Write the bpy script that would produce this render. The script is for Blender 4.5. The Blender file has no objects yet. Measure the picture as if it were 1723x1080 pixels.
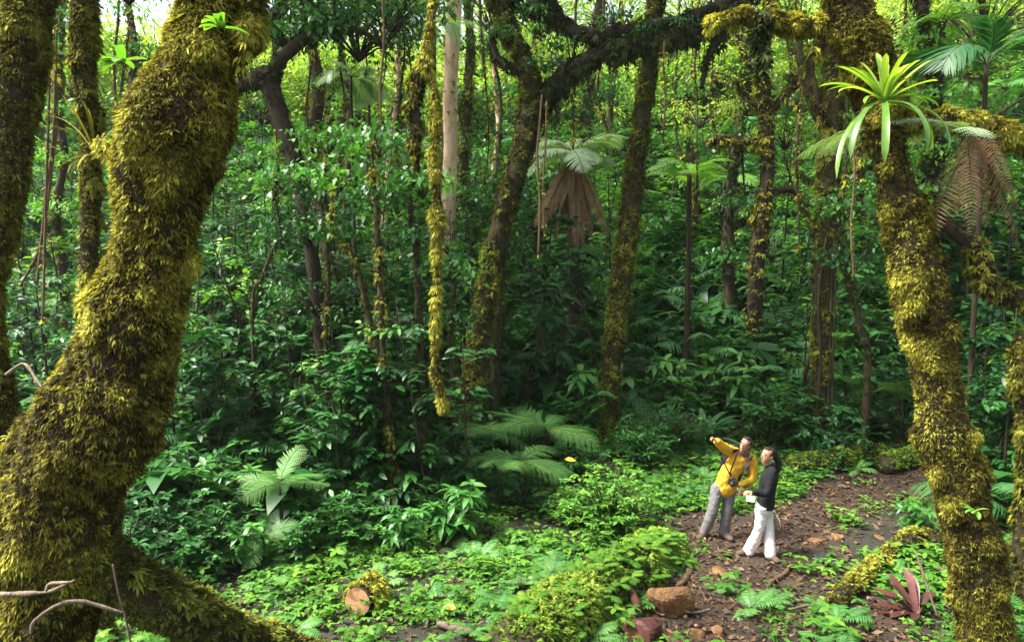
import bpy, math, random
import numpy as np
from mathutils import Vector, Matrix, Euler

R = math.radians
SC = bpy.context.scene
COL = SC.collection
rng = np.random.default_rng(11)
random.seed(11)

# ------------------------------------------------------------------ camera
F = 1230.0
CAM = np.array((0.0, 0.0, 4.5))
PITCH = R(5.0)
cp, sp = math.cos(PITCH), math.sin(PITCH)


def ray(px, py):
    u, v = (px - 861.5) / F, (540.0 - py) / F
    return np.array((u, cp + v * sp, -sp + v * cp))


def at(px, py, Y):
    d = ray(px, py)
    return CAM + d * (Y / d[1])


def smooth(a, b, x):
    t = np.clip((x - a) / (b - a), 0, 1)
    return t * t * (3 - 2 * t)


def vnoise(P, freq, seed=0):
    p = np.asarray(P, dtype=np.float64) * freq + 31.7 + seed * 7.13
    i = np.floor(p).astype(np.int64)
    f = p - i
    f = f * f * (3 - 2 * f)
    out = 0
    for dx in (0, 1):
        for dy in (0, 1):
            for dz in (0, 1):
                h = ((i[..., 0] + dx) * 73856093) ^ ((i[..., 1] + dy) * 19349663) ^ ((i[..., 2] + dz) * 83492791) ^ (seed * 2654435)
                h = h & 0x7fffffff
                h = ((h ^ (h >> 13)) * 1274126177) & 0x7fffffff
                h = (h ^ (h >> 16)) & 0xffff
                w = (f[..., 0] if dx else 1 - f[..., 0]) * (f[..., 1] if dy else 1 - f[..., 1]) * (f[..., 2] if dz else 1 - f[..., 2])
                out = out + w * (h / 65535.0)
    return out


def ground(x, y):
    x = np.asarray(x, float); y = np.asarray(y, float)
    yy = y - 14.5 - 0.10 * np.abs(x)
    z = 0.27 * np.log1p(np.exp(np.clip(yy, -30, 30) / 1.3)) * 1.3
    z = z + 0.14 * np.log1p(np.exp(np.clip((y - 24) / 2.5, -30, 30))) * 2.5
    z = z - 0.50 * np.log1p(np.exp(np.clip((y - 78) / 4, -30, 30))) * 4
    z = z + 0.9 * smooth(-2.0, -9.0, x) * smooth(20, 9, y)
    z = z + 0.16 * np.maximum(x - 7.5, 0)
    bank = 2.85 * (1 - smooth(1.0, 4.2, y))
    bl = 1.9 * (1 - smooth(4.0, 7.2, y)) * smooth(-0.4, -2.2, x)
    z = z + np.maximum(bank, bl)
    P = np.stack([x, y, np.zeros_like(x)], -1)
    z = z + (vnoise(P, 0.45, 3) - .5) * 0.30 * smooth(14, 22, y) + (vnoise(P, 1.3, 4) - .5) * 0.10
    return z


def hit(px, py):
    d = ray(px, py)
    ts = np.linspace(2.5, 75, 1400)
    pts = CAM + ts[:, None] * d
    g = ground(pts[:, 0], pts[:, 1])
    k = np.argmax(pts[:, 2] < g)
    p = pts[k].copy(); p[2] = g[k]
    return p


def project(P):
    q = np.asarray(P) - CAM
    zc = q[..., 1] * cp - q[..., 2] * sp
    up = q[..., 1] * sp + q[..., 2] * cp
    zc = np.where(zc < .05, .05, zc)
    return 861.5 + F * q[..., 0] / zc, 540 - F * up / zc


def inpoly(poly, px, py):
    px = np.asarray(px, float); py = np.asarray(py, float)
    res = np.zeros(px.shape, bool)
    n = len(poly)
    for i in range(n):
        x0, y0 = poly[i]; x1, y1 = poly[(i + 1) % n]
        c = ((y0 > py) != (y1 > py)) & (px < (x1 - x0) * (py - y0) / (y1 - y0 + 1e-9) + x0)
        res ^= c
    return res


def unit(v):
    v = np.asarray(v, float)
    return v / np.maximum(np.linalg.norm(v, axis=-1, keepdims=True), 1e-9)


# ------------------------------------------------------------------ mesh collector
class Geo:
    def __init__(s):
        s.V, s.T, s.M, s.C, s.n = [], [], [], [], 0

    def add(s, V, T, tint=0.5, mat=0):
        V = np.asarray(V, float).reshape(-1, 3); T = np.asarray(T, np.int64).reshape(-1, 3)
        s.V.append(V); s.T.append(T + s.n)
        s.M.append(np.full(len(T), mat, np.int32))
        s.C.append(np.broadcast_to(np.asarray(tint, float), (len(V),)).copy())
        s.n += len(V)
        return s

    def arrays(s):
        return np.concatenate(s.V), np.concatenate(s.T), np.concatenate(s.M), np.concatenate(s.C)

    def mesh(s, name, mats, smooth=True, extra_pts=None, ints=None):
        V, T, M, C = s.arrays()
        me = bpy.data.meshes.new(name)
        nv = len(V)
        if extra_pts is not None:
            V = np.concatenate([V, extra_pts]); C = np.concatenate([C, np.zeros(len(extra_pts))])
        me.vertices.add(len(V)); me.vertices.foreach_set('co', V.astype(np.float32).ravel())
        me.loops.add(len(T) * 3); me.polygons.add(len(T))
        me.loops.foreach_set('vertex_index', T.astype(np.int32).ravel())
        me.polygons.foreach_set('loop_start', np.arange(len(T), dtype=np.int32) * 3)
        me.polygons.foreach_set('material_index', M)
        me.polygons.foreach_set('use_smooth', np.full(len(T), smooth))
        a = me.attributes.new('tint', 'FLOAT', 'POINT'); a.data.foreach_set('value', C.astype(np.float32))
        for m in mats:
            me.materials.append(m)
        me.update(calc_edges=True)
        return me

    def obj(s, name, mats, parent=None, smooth=True, origin=None):
        if origin is not None:
            o3 = np.asarray(origin, float)
            s.V = [v - o3 for v in s.V]
        return link(name, s.mesh(name, mats, smooth), parent, loc=origin)


def link(name, me, parent=None, loc=None, rot=None, scale=None):
    o = bpy.data.objects.new(name, me)
    COL.objects.link(o)
    if parent is not None:
        o.parent = parent
    if loc is not None: o.location = [float(c) for c in loc]
    if rot is not None: o.rotation_euler = rot
    if scale is not None: o.scale = (scale,) * 3 if np.isscalar(scale) else scale
    return o


def tag(o, label=None, cat=None, group=None, kind=None):
    if label: o['label'] = label
    if cat: o['category'] = cat
    if group: o['group'] = group
    if kind: o['kind'] = kind
    return o


def thing(name, loc, label, cat, group=None, rz=0.0, scale=None):
    o = link(name, None, loc=loc, rot=(0, 0, rz), scale=scale)
    return tag(o, label, cat, group)


# ------------------------------------------------------------------ shapes
LEAF = {
    'dia': (np.array([(0, 0, 0), (.45, .5, .10), (.45, -.5, .10), (1, 0, 0)], float),
            np.array([(0, 3, 1), (0, 2, 3)])),
    'strip': (np.array([(0, .3, 0), (0, -.3, 0), (.5, .5, 0), (.5, -.5, 0), (1, 0, 0)], float),
              np.array([(0, 1, 3), (0, 3, 2), (2, 3, 4)])),
    'broad': (np.array([(0, 0, 0), (.28, .40, .06), (.28, 0, -.02), (.28, -.40, .06), (.65, .40, .05), (.65, 0, -.02), (.65, -.40, .05), (1, 0, 0)], float),
              np.array([(0, 2, 1), (0, 3, 2), (1, 2, 5), (1, 5, 4), (2, 3, 6), (2, 6, 5), (4, 5, 7), (5, 6, 7)])),
    'ragged': (np.array([(0, 0, 0), (.2, .5, .05), (.2, -.45, .05), (.4, .2, 0), (.4, -.2, 0), (.55, .45, .05), (.6, -.45, .05), (.75, .12, 0), (.75, -.12, 0), (1, .05, 0)], float),
               np.array([(0, 3, 1), (0, 2, 4), (0, 4, 3), (3, 4, 8), (3, 8, 7), (3, 7, 5), (4, 6, 8), (7, 8, 9)])),
}


def leaves(P, D, N, L, W, droop=0.15, kind='dia'):
    P = np.asarray(P, float); n = len(P)
    D = unit(D); S = unit(np.cross(D, N)); Nn = np.cross(S, D)
    L = np.broadcast_to(np.asarray(L, float), (n,)); W = np.broadcast_to(np.asarray(W, float), (n,))
    droop = np.broadcast_to(np.asarray(droop, float), (n,))
    tv, tt = LEAF[kind]; k = len(tv)
    s, t, h = tv[:, 0], tv[:, 1], tv[:, 2]
    V = (P[:, None] + (L[:, None] * s)[..., None] * D[:, None] + (W[:, None] * t)[..., None] * S[:, None]
         + (W[:, None] * h)[..., None] * Nn[:, None])
    V[..., 2] -= (droop * L)[:, None] * s ** 2
    T = (np.arange(n) * k)[:, None, None] + tt[None]
    return V.reshape(-1, 3), T.reshape(-1, 3), k


def add_leaves(g, P, D, N, L, W, droop=.15, kind='dia', tint=.5, mat=0):
    V, T, k = leaves(P, D, N, L, W, droop, kind)
    g.add(V, T, np.repeat(np.broadcast_to(np.asarray(tint, float), (len(P),)), k), mat)


def catmull(P, m):
    P = np.asarray(P, float); n = len(P)
    if n == 2:
        t = np.linspace(0, 1, m)[:, None]
        return P[0] * (1 - t) + P[1] * t
    Q = np.concatenate([[2 * P[0] - P[1]], P, [2 * P[-1] - P[-2]]])
    u = np.linspace(0, n - 1, m); i = np.minimum(u.astype(int), n - 2); t = (u - i)[:, None]
    a, b, c, d = Q[i], Q[i + 1], Q[i + 2], Q[i + 3]
    return .5 * (2 * b + (c - a) * t + (2 * a - 5 * b + 4 * c - d) * t ** 2 + (3 * b - a - 3 * c + d) * t ** 3)


class Tube:
    """a swept tube: V, T for the mesh, surf() for points on its skin"""

    def __init__(s, path, rad, k=8, m=None, amp=0, freq=3, seed=0, ref=None, cap=False, ridges=0):
        path = np.asarray(path, float)
        rad = np.asarray(rad, float)
        if rad.ndim == 0: rad = np.full(len(path), float(rad))
        if rad.ndim == 1: rad = np.stack([rad, rad], 1)
        m = m or max(2, (len(path) - 1) * 3 + 1)
        C = catmull(path, m); r = np.maximum(catmull(rad, m), 1e-4)
        if cap:
            d0 = unit(C[0] - C[1]); d1 = unit(C[-1] - C[-2])
            a, b = r[0].mean(), r[-1].mean()
            C = np.concatenate([[C[0] + d0 * a * .75, C[0] + d0 * a * .5], C, [C[-1] + d1 * b * .5, C[-1] + d1 * b * .75]])
            r = np.concatenate([[r[0] * .35, r[0] * .78], r, [r[-1] * .78, r[-1] * .35]])
        t = unit(np.gradient(C, axis=0))
        if ref is None:
            ref0 = np.array((1., 0, 0)) if abs(t[0][0]) < .8 else np.array((0., 0, 1))
            nx = unit(ref0 - t[0] * ref0.dot(t[0])); X = [nx]
            for i in range(1, len(C)):
                nx = unit(nx - t[i] * nx.dot(t[i])); X.append(nx)
            X = np.array(X)
        else:
            ref = np.asarray(ref, float)
            X = unit(ref - t * (t @ ref)[:, None])
        Y = np.cross(t, X)
        s.C, s.X, s.Y, s.r, s.t, s.amp, s.freq, s.seed, s.ridges = C, X, Y, r, t, amp, freq, seed, ridges
        n = len(C); s.n = n
        ang = np.arange(k) / k * 2 * np.pi
        ii = np.repeat(np.arange(n), k).astype(float); aa = np.tile(ang, n)
        V, _ = s.surf(ii, aa)
        i = np.arange(n - 1)[:, None] * k; j = np.arange(k)[None]; j2 = (j + 1) % k
        q = np.stack([i + j, i + j2, i + k + j2, i + k + j], -1).reshape(-1, 4)
        T = np.concatenate([q[:, [0, 1, 2]], q[:, [0, 2, 3]]])
        b = n * k
        V = np.concatenate([V, [C[0], C[-1]]])
        jj = np.arange(k); jn = (jj + 1) % k
        T = np.concatenate([T, np.stack([np.full(k, b), jn, jj], 1), np.stack([np.full(k, b + 1), (n - 1) * k + jj, (n - 1) * k + jn], 1)])
        s.V, s.T = V, T

    def surf(s, u, a):
        i = np.clip(u.astype(int), 0, s.n - 1); j = np.clip(i + 1, 0, s.n - 1); f = (u - i)[:, None]
        lerp = lambda A: A[i] * (1 - f) + A[j] * f
        C, X, Y, r = lerp(s.C), lerp(s.X), lerp(s.Y), lerp(s.r)
        c, n_ = np.cos(a)[:, None], np.sin(a)[:, None]
        o = c * X * r[:, :1] + n_ * Y * r[:, 1:]
        N = unit(c * X + n_ * Y)
        if s.amp:
            P = C + o
            d = (vnoise(P, s.freq, s.seed) - .5) * 2 * s.amp + (vnoise(P, s.freq * 2.7, s.seed + 1) - .5) * s.amp * .8
            if s.ridges:
                d = d + np.sin(a * s.ridges + 5 * vnoise(P, .8, s.seed + 5)) * s.amp * .5
            o = o + N * (d * r.mean(1))[:, None]
        return C + o, N

    def sample(s, n, rg, lo=0., hi=1.):
        w = s.r.mean(1)
        cdf = np.cumsum(w); cdf /= cdf[-1]
        v = rg.uniform(lo, hi, n)
        u = np.interp(v, np.linspace(0, 1, s.n), np.arange(s.n)) if lo > 0 or hi < 1 else np.interp(v, cdf, np.arange(s.n))
        a = rg.uniform(0, 2 * np.pi, n)
        P, N = s.surf(u, a)
        return P, N, u, a

    def into(s, g, tint=.5, mat=0):
        g.add(s.V, s.T, tint, mat); return s


def moss(g, tube, n, L=(.04, .09), W=.34, k=5, out=.6, down=.55, side=.35, dens=(2.5, .35), seed=0, bias=(0, 0, 0), kind='ragged', mat=0, lo=0., hi=1., droop=.35, upper=None, fine=9., lift=.05, fan=.75, lw=.4, shade=0., patch=.5):
    """leafy sprays of moss on a tube's skin, heaped in some places and missing in others; W is a share of the length"""
    rg = np.random.default_rng(seed + 77)
    P, N, u, a = tube.sample(n, rg, lo, hi)
    f1 = vnoise(P, dens[0], seed + 9); f2 = vnoise(P * np.array((1, 1, .7)), fine, seed + 10)
    d = f1 * lw + f2 * (1 - lw)
    keep = d > dens[1] + rg.uniform(-.08, .08, n)
    if upper is not None:
        keep &= (N[:, 2] > upper + rg.uniform(-.3, .3, n))
    P, N, d, f2 = P[keep], N[keep], d[keep], f2[keep]
    n = len(P)
    P = P + N * (lift * np.clip(f2 - .35, 0, 1) * 2 * rg.uniform(.1, 1, n))[:, None]
    D0 = unit(N * out + np.array((0, 0, -1.)) * down * rg.uniform(.3, 1.5, (n, 1)) + rg.normal(size=(n, 3)) * side + np.asarray(bias))
    U = unit(N * .5 + np.array((0, 0, .8)) + rg.normal(size=(n, 3)) * .3)
    S = unit(np.cross(D0, U))
    big = 0.6 + 1.0 * np.clip(d - dens[1], 0, .4) / .4 + rg.normal(size=n) * .15
    tint = np.clip(.22 + shade + patch * (vnoise(P, 1.7, seed + 12) - .5) + 1.5 * np.minimum(d - dens[1], .4) + rg.normal(size=n) * .2, 0, 1)
    th = (np.linspace(-1, 1, k)[None] * fan + rg.normal(size=(n, k)) * .25)[..., None]
    Dk = unit(D0[:, None] * np.cos(th) + S[:, None] * np.sin(th) + rg.normal(size=(n, k, 3)) * .12).reshape(-1, 3)
    Pk = np.repeat(P, k, 0) + rg.normal(size=(n * k, 3)) * .004
    Lk = rg.uniform(L[0], L[1], n * k) * np.clip(np.repeat(big, k), .35, 2)
    add_leaves(g, Pk, Dk, np.repeat(U, k, 0), Lk, Lk * W * rg.uniform(.7, 1.3, n * k), droop, kind, np.clip(np.repeat(tint, k) + rg.normal(size=n * k) * .06, 0, 1), mat)


def hang(g, tube, n, L=(.1, .5), seed=0, mat=0, lo=0., hi=1., W=.006):
    """strands of moss hanging from the underside of a limb"""
    rg = np.random.default_rng(seed + 5)
    P, N, u, a = tube.sample(n * 2, rg, lo, hi)
    P = P[N[:, 2] < .3][:n]
    for p in P:
        l = rg.uniform(*L) * rg.uniform(.4, 1)
        m = 5
        q = p + np.stack([np.cumsum(rg.normal(size=m) * .012), np.cumsum(rg.normal(size=m) * .012), -np.linspace(0, l, m)], 1)
        tb = Tube(q, np.array([1.6, 1.5, 1.2, .9, .3]) * W, k=4, m=6)
        tb.into(g, rg.uniform(.1, .55), mat)
        kk = max(3, int(l * 45))
        moss(g, tb, kk, L=(.02, .05), W=.3, k=3, out=.5, down=.9, dens=(1, 0), seed=int(rg.integers(1e6)), mat=mat, kind='dia', lift=0)


# ------------------------------------------------------------------ materials
def nd(nt, typ, loc=(0, 0), **kw):
    n = nt.nodes.new(typ)
    for k, v in kw.items():
        setattr(n, k, v)
    return n


def ramp(nt, stops):
    n = nt.nodes.new('ShaderNodeValToRGB')
    e = n.color_ramp.elements
    e[0].position, e[0].color = stops[0][0], (*stops[0][1], 1)
    e[1].position, e[1].color = stops[-1][0], (*stops[-1][1], 1)
    for p, c in stops[1:-1]:
        x = e.new(p); x.color = (*c, 1)
    return n


def new_mat(name):
    m = bpy.data.materials.new(name); m.use_nodes = True
    nt = m.node_tree; nt.nodes.clear()
    out = nt.nodes.new('ShaderNodeOutputMaterial')
    return m, nt, out


def leaf_mat(name, stops, trans=.3, rough=.42, rnd=.3, spec=.5, tcol=(1.3, 1.5, .5)):
    m, nt, out = new_mat(name)
    L = nt.links.new
    at_ = nd(nt, 'ShaderNodeAttribute', attribute_name='tint')
    oi = nd(nt, 'ShaderNodeObjectInfo')
    mix = nd(nt, 'ShaderNodeMix'); mix.inputs[0].default_value = rnd
    L(at_.outputs['Fac'], mix.inputs[2]); L(oi.outputs['Random'], mix.inputs[3])
    tc = nd(nt, 'ShaderNodeTexCoord'); nz = nd(nt, 'ShaderNodeTexNoise'); nz.inputs['Scale'].default_value = 14; nz.inputs['Detail'].default_value = 3
    L(tc.outputs['Object'], nz.inputs['Vector'])
    ma = nd(nt, 'ShaderNodeMath', operation='MULTIPLY_ADD'); ma.inputs[1].default_value = .35
    sub = nd(nt, 'ShaderNodeMath', operation='SUBTRACT'); sub.inputs[1].default_value = .5
    L(nz.outputs['Fac'], sub.inputs[0]); L(sub.outputs[0], ma.inputs[0]); L(mix.outputs[0], ma.inputs[2])
    rp = ramp(nt, stops); L(ma.outputs[0], rp.inputs['Fac'])
    p = nd(nt, 'ShaderNodeBsdfPrincipled'); p.inputs['Roughness'].default_value = rough; p.inputs['Specular IOR Level'].default_value = spec
    L(rp.outputs['Color'], p.inputs['Base Color'])
    if trans > 0:
        tr = nd(nt, 'ShaderNodeBsdfTranslucent')
        mul = nd(nt, 'ShaderNodeMix', data_type='RGBA', blend_type='MULTIPLY'); mul.inputs[0].default_value = 1
        L(rp.outputs['Color'], mul.inputs[6]); mul.inputs[7].default_value = (*tcol, 1)
        L(mul.outputs[2], tr.inputs['Color'])
        ms = nd(nt, 'ShaderNodeMixShader'); ms.inputs[0].default_value = trans
        L(p.outputs[0], ms.inputs[1]); L(tr.outputs[0], ms.inputs[2]); L(ms.outputs[0], out.inputs['Surface'])
    else:
        L(p.outputs[0], out.inputs['Surface'])
    return m


def rough_mat(name, stops, scale=6, rough=.85, bump=.4, stretch=(1, 1, .3), detail=8, bscale=None, spec=.3):
    """bark, rock, soil: noise through a ramp with a bump"""
    m, nt, out = new_mat(name)
    L = nt.links.new
    tc = nd(nt, 'ShaderNodeTexCoord'); mp = nd(nt, 'ShaderNodeMapping'); mp.inputs['Scale'].default_value = stretch
    L(tc.outputs['Object'], mp.inputs['Vector'])
    nz = nd(nt, 'ShaderNodeTexNoise'); nz.inputs['Scale'].default_value = scale; nz.inputs['Detail'].default_value = detail; nz.inputs['Roughness'].default_value = .65
    L(mp.outputs[0], nz.inputs['Vector'])
    rp = ramp(nt, stops); L(nz.outputs['Fac'], rp.inputs['Fac'])
    n2 = nd(nt, 'ShaderNodeTexNoise'); n2.inputs['Scale'].default_value = bscale or scale * 4; n2.inputs['Detail'].default_value = 6
    L(mp.outputs[0], n2.inputs['Vector'])
    b = nd(nt, 'ShaderNodeBump'); b.inputs['Strength'].default_value = bump; b.inputs['Distance'].default_value = .03
    L(n2.outputs['Fac'], b.inputs['Height'])
    p = nd(nt, 'ShaderNodeBsdfPrincipled'); p.inputs['Roughness'].default_value = rough; p.inputs['Specular IOR Level'].default_value = spec
    L(rp.outputs['Color'], p.inputs['Base Color']); L(b.outputs[0], p.inputs['Normal']); L(p.outputs[0], out.inputs['Surface'])
    return m


def cloth_mat(name, col, var=.25, rough=.8, scale=9, bump=.25, spec=.3):
    a = tuple(c * (1 - var) for c in col); b = tuple(min(1, c * (1 + var * .5)) for c in col)
    return rough_mat(name, [(.3, a), (.7, b)], scale=scale, rough=rough, bump=bump, stretch=(1, 1, 1), bscale=22, spec=spec)


M = {}
M['leaf_dark'] = leaf_mat('glossy_leaf', [(0, (.007, .030, .008)), (.45, (.018, .082, .017)), (.8, (.045, .16, .028)), (1, (.12, .27, .045))], trans=.18, rough=.42, spec=.32)
M['leaf_mid'] = leaf_mat('soft_leaf', [(0, (.014, .058, .012)), (.5, (.038, .15, .025)), (.85, (.085, .24, .036)), (1, (.17, .32, .055))], trans=.28, rough=.45)
M['leaf_lime'] = leaf_mat('lime_leaf', [(0, (.03, .11, .018)), (.5, (.085, .24, .03)), (1, (.22, .38, .05))], trans=.38, rough=.5)
M['cover'] = leaf_mat('low_leaf', [(0, (.014, .054, .008)), (.45, (.050, .155, .016)), (.8, (.125, .27, .028)), (1, (.26, .36, .05))], trans=.25, spec=.22, rough=.6)
M['fern'] = leaf_mat('fern_leaf', [(0, (.022, .10, .025)), (.5, (.065, .21, .045)), (1, (.19, .36, .09))], trans=.3, rough=.5)
M['silver'] = leaf_mat('silver_frond', [(0, (.12, .20, .11)), (.5, (.27, .38, .22)), (1, (.45, .54, .34))], trans=.3, rough=.45)
M['palm'] = leaf_mat('palm_leaf', [(0, (.010, .048, .016)), (.5, (.03, .12, .034)), (1, (.09, .23, .07))], trans=.25, rough=.5)
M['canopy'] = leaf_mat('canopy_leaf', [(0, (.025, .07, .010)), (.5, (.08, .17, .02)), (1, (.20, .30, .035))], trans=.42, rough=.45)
M['far'] = leaf_mat('lit_far_leaf', [(0, (.06, .12, .014)), (.5, (.20, .31, .04)), (1, (.50, .56, .19))], trans=.52, rough=.5)  # lightened and yellowed: the glow of the background put into the leaf colour
M['moss_gold'] = leaf_mat('golden_moss', [(0, (.016, .012, .004)), (.25, (.060, .048, .010)), (.5, (.19, .175, .020)), (.75, (.34, .325, .038)), (1, (.55, .53, .09))], trans=.30, rough=.75, rnd=0, spec=.15, tcol=(1.2, 1.15, .6))
M['moss_olive'] = leaf_mat('olive_moss', [(0, (.016, .013, .005)), (.35, (.07, .065, .011)), (.7, (.20, .20, .025)), (1, (.36, .36, .05))], trans=.25, rough=.8, rnd=0, spec=.15, tcol=(1.2, 1.2, .6))
M['moss_trunk'] = leaf_mat('trunk_moss', [(0, (.014, .012, .005)), (.4, (.05, .052, .010)), (.75, (.13, .145, .02)), (1, (.25, .28, .035))], trans=.2, rough=.8, rnd=0, spec=.15)
M['moss_green'] = leaf_mat('green_moss', [(0, (.02, .04, .008)), (.4, (.07, .13, .018)), (.75, (.16, .26, .03)), (1, (.30, .40, .06))], trans=.25, rough=.8, rnd=0, spec=.15)
M['moss_dark'] = leaf_mat('dark_moss', [(0, (.008, .010, .005)), (.5, (.022, .030, .010)), (1, (.06, .08, .02))], trans=.15, rough=.85, rnd=0, spec=.1)
M['dead'] = leaf_mat('dead_frond', [(0, (.06, .030, .014)), (.5, (.20, .105, .05)), (1, (.42, .26, .14))], trans=.15, rough=.7, rnd=.1)
M['litter'] = leaf_mat('fallen_leaf', [(0, (.020, .011, .006)), (.35, (.062, .032, .014)), (.7, (.15, .077, .034)), (.92, (.28, .165, .085)), (1, (.40, .30, .18))], trans=0, rough=.65, rnd=0)
M['bark'] = rough_mat('dark_bark', [(.3, (.010, .007, .004)), (.6, (.040, .028, .016)), (.8, (.085, .06, .035))], scale=7, bump=.7)
M['bark_moss'] = rough_mat('mossy_bark', [(.3, (.010, .008, .004)), (.5, (.035, .026, .009)), (.7, (.09, .075, .016))], scale=14, bump=1., stretch=(1, 1, .8), detail=10, bscale=60)
M['bark_brown'] = rough_mat('brown_bark', [(.3, (.014, .011, .006)), (.5, (.045, .034, .018)), (.65, (.075, .068, .026)), (.8, (.14, .11, .06))], scale=7, bump=.6)
M['bark_pale'] = rough_mat('pale_bark', [(.3, (.30, .17, .09)), (.5, (.58, .40, .26)), (.75, (.75, .60, .44))], scale=4, bump=.4)
M['stem'] = rough_mat('plant_stem', [(.3, (.025, .035, .012)), (.7, (.08, .09, .03))], scale=9, bump=.2)
M['twig'] = rough_mat('bare_twig', [(.3, (.05, .036, .026)), (.7, (.22, .165, .12))], scale=20, bump=.4)
M['root'] = rough_mat('bare_root', [(.3, (.04, .024, .014)), (.7, (.16, .095, .052))], scale=14, bump=.5)
M['rock'] = rough_mat('ochre_rock', [(.25, (.04, .022, .011)), (.45, (.14, .070, .028)), (.6, (.23, .125, .055)), (.8, (.32, .20, .10))], scale=7, bump=.7, stretch=(1, 1, 1), rough=.7)
M['cut'] = rough_mat('sawn_wood', [(.3, (.42, .20, .09)), (.7, (.58, .31, .16))], scale=10, bump=.2, stretch=(1, 1, 1), rough=.8)
def cut_mat():
    m, nt, out = new_mat('sawn_wood'); L = nt.links.new
    tc = nd(nt, 'ShaderNodeTexCoord'); w = nd(nt, 'ShaderNodeTexWave', wave_type='RINGS', rings_direction='SPHERICAL')
    w.inputs['Scale'].default_value = 14; w.inputs['Distortion'].default_value = 5; w.inputs['Detail'].default_value = 4
    L(tc.outputs['Object'], w.inputs['Vector'])
    n = nd(nt, 'ShaderNodeTexNoise'); n.inputs['Scale'].default_value = 9; n.inputs['Detail'].default_value = 8; L(tc.outputs['Object'], n.inputs['Vector'])
    r1 = ramp(nt, [(0, (.30, .14, .065)), (1, (.52, .28, .14))]); L(w.outputs['Fac'], r1.inputs['Fac'])
    r2 = ramp(nt, [(.38, (.35, .30, .26)), (.55, (1, 1, 1))]); L(n.outputs['Fac'], r2.inputs['Fac'])
    mx = nd(nt, 'ShaderNodeMix', data_type='RGBA', blend_type='MULTIPLY'); mx.inputs[0].default_value = .8
    L(r1.outputs['Color'], mx.inputs[6]); L(r2.outputs['Color'], mx.inputs[7])
    p = nd(nt, 'ShaderNodeBsdfPrincipled'); p.inputs['Roughness'].default_value = .85
    L(mx.outputs[2], p.inputs['Base Color']); L(p.outputs[0], out.inputs['Surface'])
    return m


M['cut'] = cut_mat()
M['wet'] = rough_mat('wet_dark_wood', [(.3, (.006, .006, .007)), (.7, (.03, .028, .03))], scale=8, bump=.5, rough=.28, spec=.6)
M['purple'] = rough_mat('purple_wood', [(.3, (.035, .012, .010)), (.6, (.10, .035, .028)), (.8, (.20, .09, .07))], scale=6, bump=.5, rough=.55, stretch=(1, 1, .25))
# ------------------------------------------------------------------ plant shapes
def rand_dir(rg, n, up=.3, spread=1.):
    a = rg.uniform(0, 2 * np.pi, n)
    z = rg.uniform(up - .5 * spread, up + .5 * spread, n)
    return unit(np.stack([np.cos(a), np.sin(a), z], 1))


def shrub(seed, h=1., w=1., ns=26, per=9, L=.13, W=.055, kind='broad', mats=(0, 1), tb=.45, droop=.3, flat=.25, lean=.6):
    """stems fanning out of one base; each ends in rosettes of leaves. returns (foliage geo, stem geo)"""
    rg = np.random.default_rng(seed)
    gf, gs = Geo(), Geo()
    for i in range(ns):
        a = rg.uniform(0, 2 * np.pi); r = w * .5 * math.sqrt(rg.uniform(.02, 1)); z = h * rg.uniform(.35, 1.0) * (1 - .35 * (r / (w * .5)) ** 2)
        tip = np.array((math.cos(a) * r, math.sin(a) * r, z))
        base = np.array((math.cos(a) * r * .15, math.sin(a) * r * .15, -.1))
        mid = base * .4 + tip * .5 + np.array((0, 0, .1 * h)) - np.array((math.cos(a), math.sin(a), 0)) * r * .15
        tb_ = Tube([base, mid, tip], [.010 * h + .004, .008 * h + .002, .003], k=4, m=6).into(gs, rg.uniform(0, 1))
        for f in (1., rg.uniform(.68, .85), rg.uniform(.45, .65)):
            c = tb_.C[int(f * (tb_.n - 1))]
            n = per if f == 1 else max(3, int(per * .6))
            ph = rg.uniform(0, 6.28) + np.arange(n) * 2.4
            el = rg.uniform(-.1, .75, n) if f == 1 else rg.uniform(-.25, .45, n)
            D = np.stack([np.cos(ph), np.sin(ph), el], 1)
            Nn = np.array((0, 0, 1.)) + rg.normal(size=(n, 3)) * flat
            sz = rg.uniform(.6, 1.15, n) * (1 if f == 1 else 1.1)
            ti = np.clip(tb + rg.normal() * .16 + rg.normal(size=n) * .10 + (.08 if f == 1 else -.06), 0, 1)
            add_leaves(gf, c + rg.normal(size=(n, 3)) * .01, D, Nn, L * sz, W * sz, droop * rg.uniform(.4, 1.6, n), kind, ti)
    return gf, gs


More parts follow.
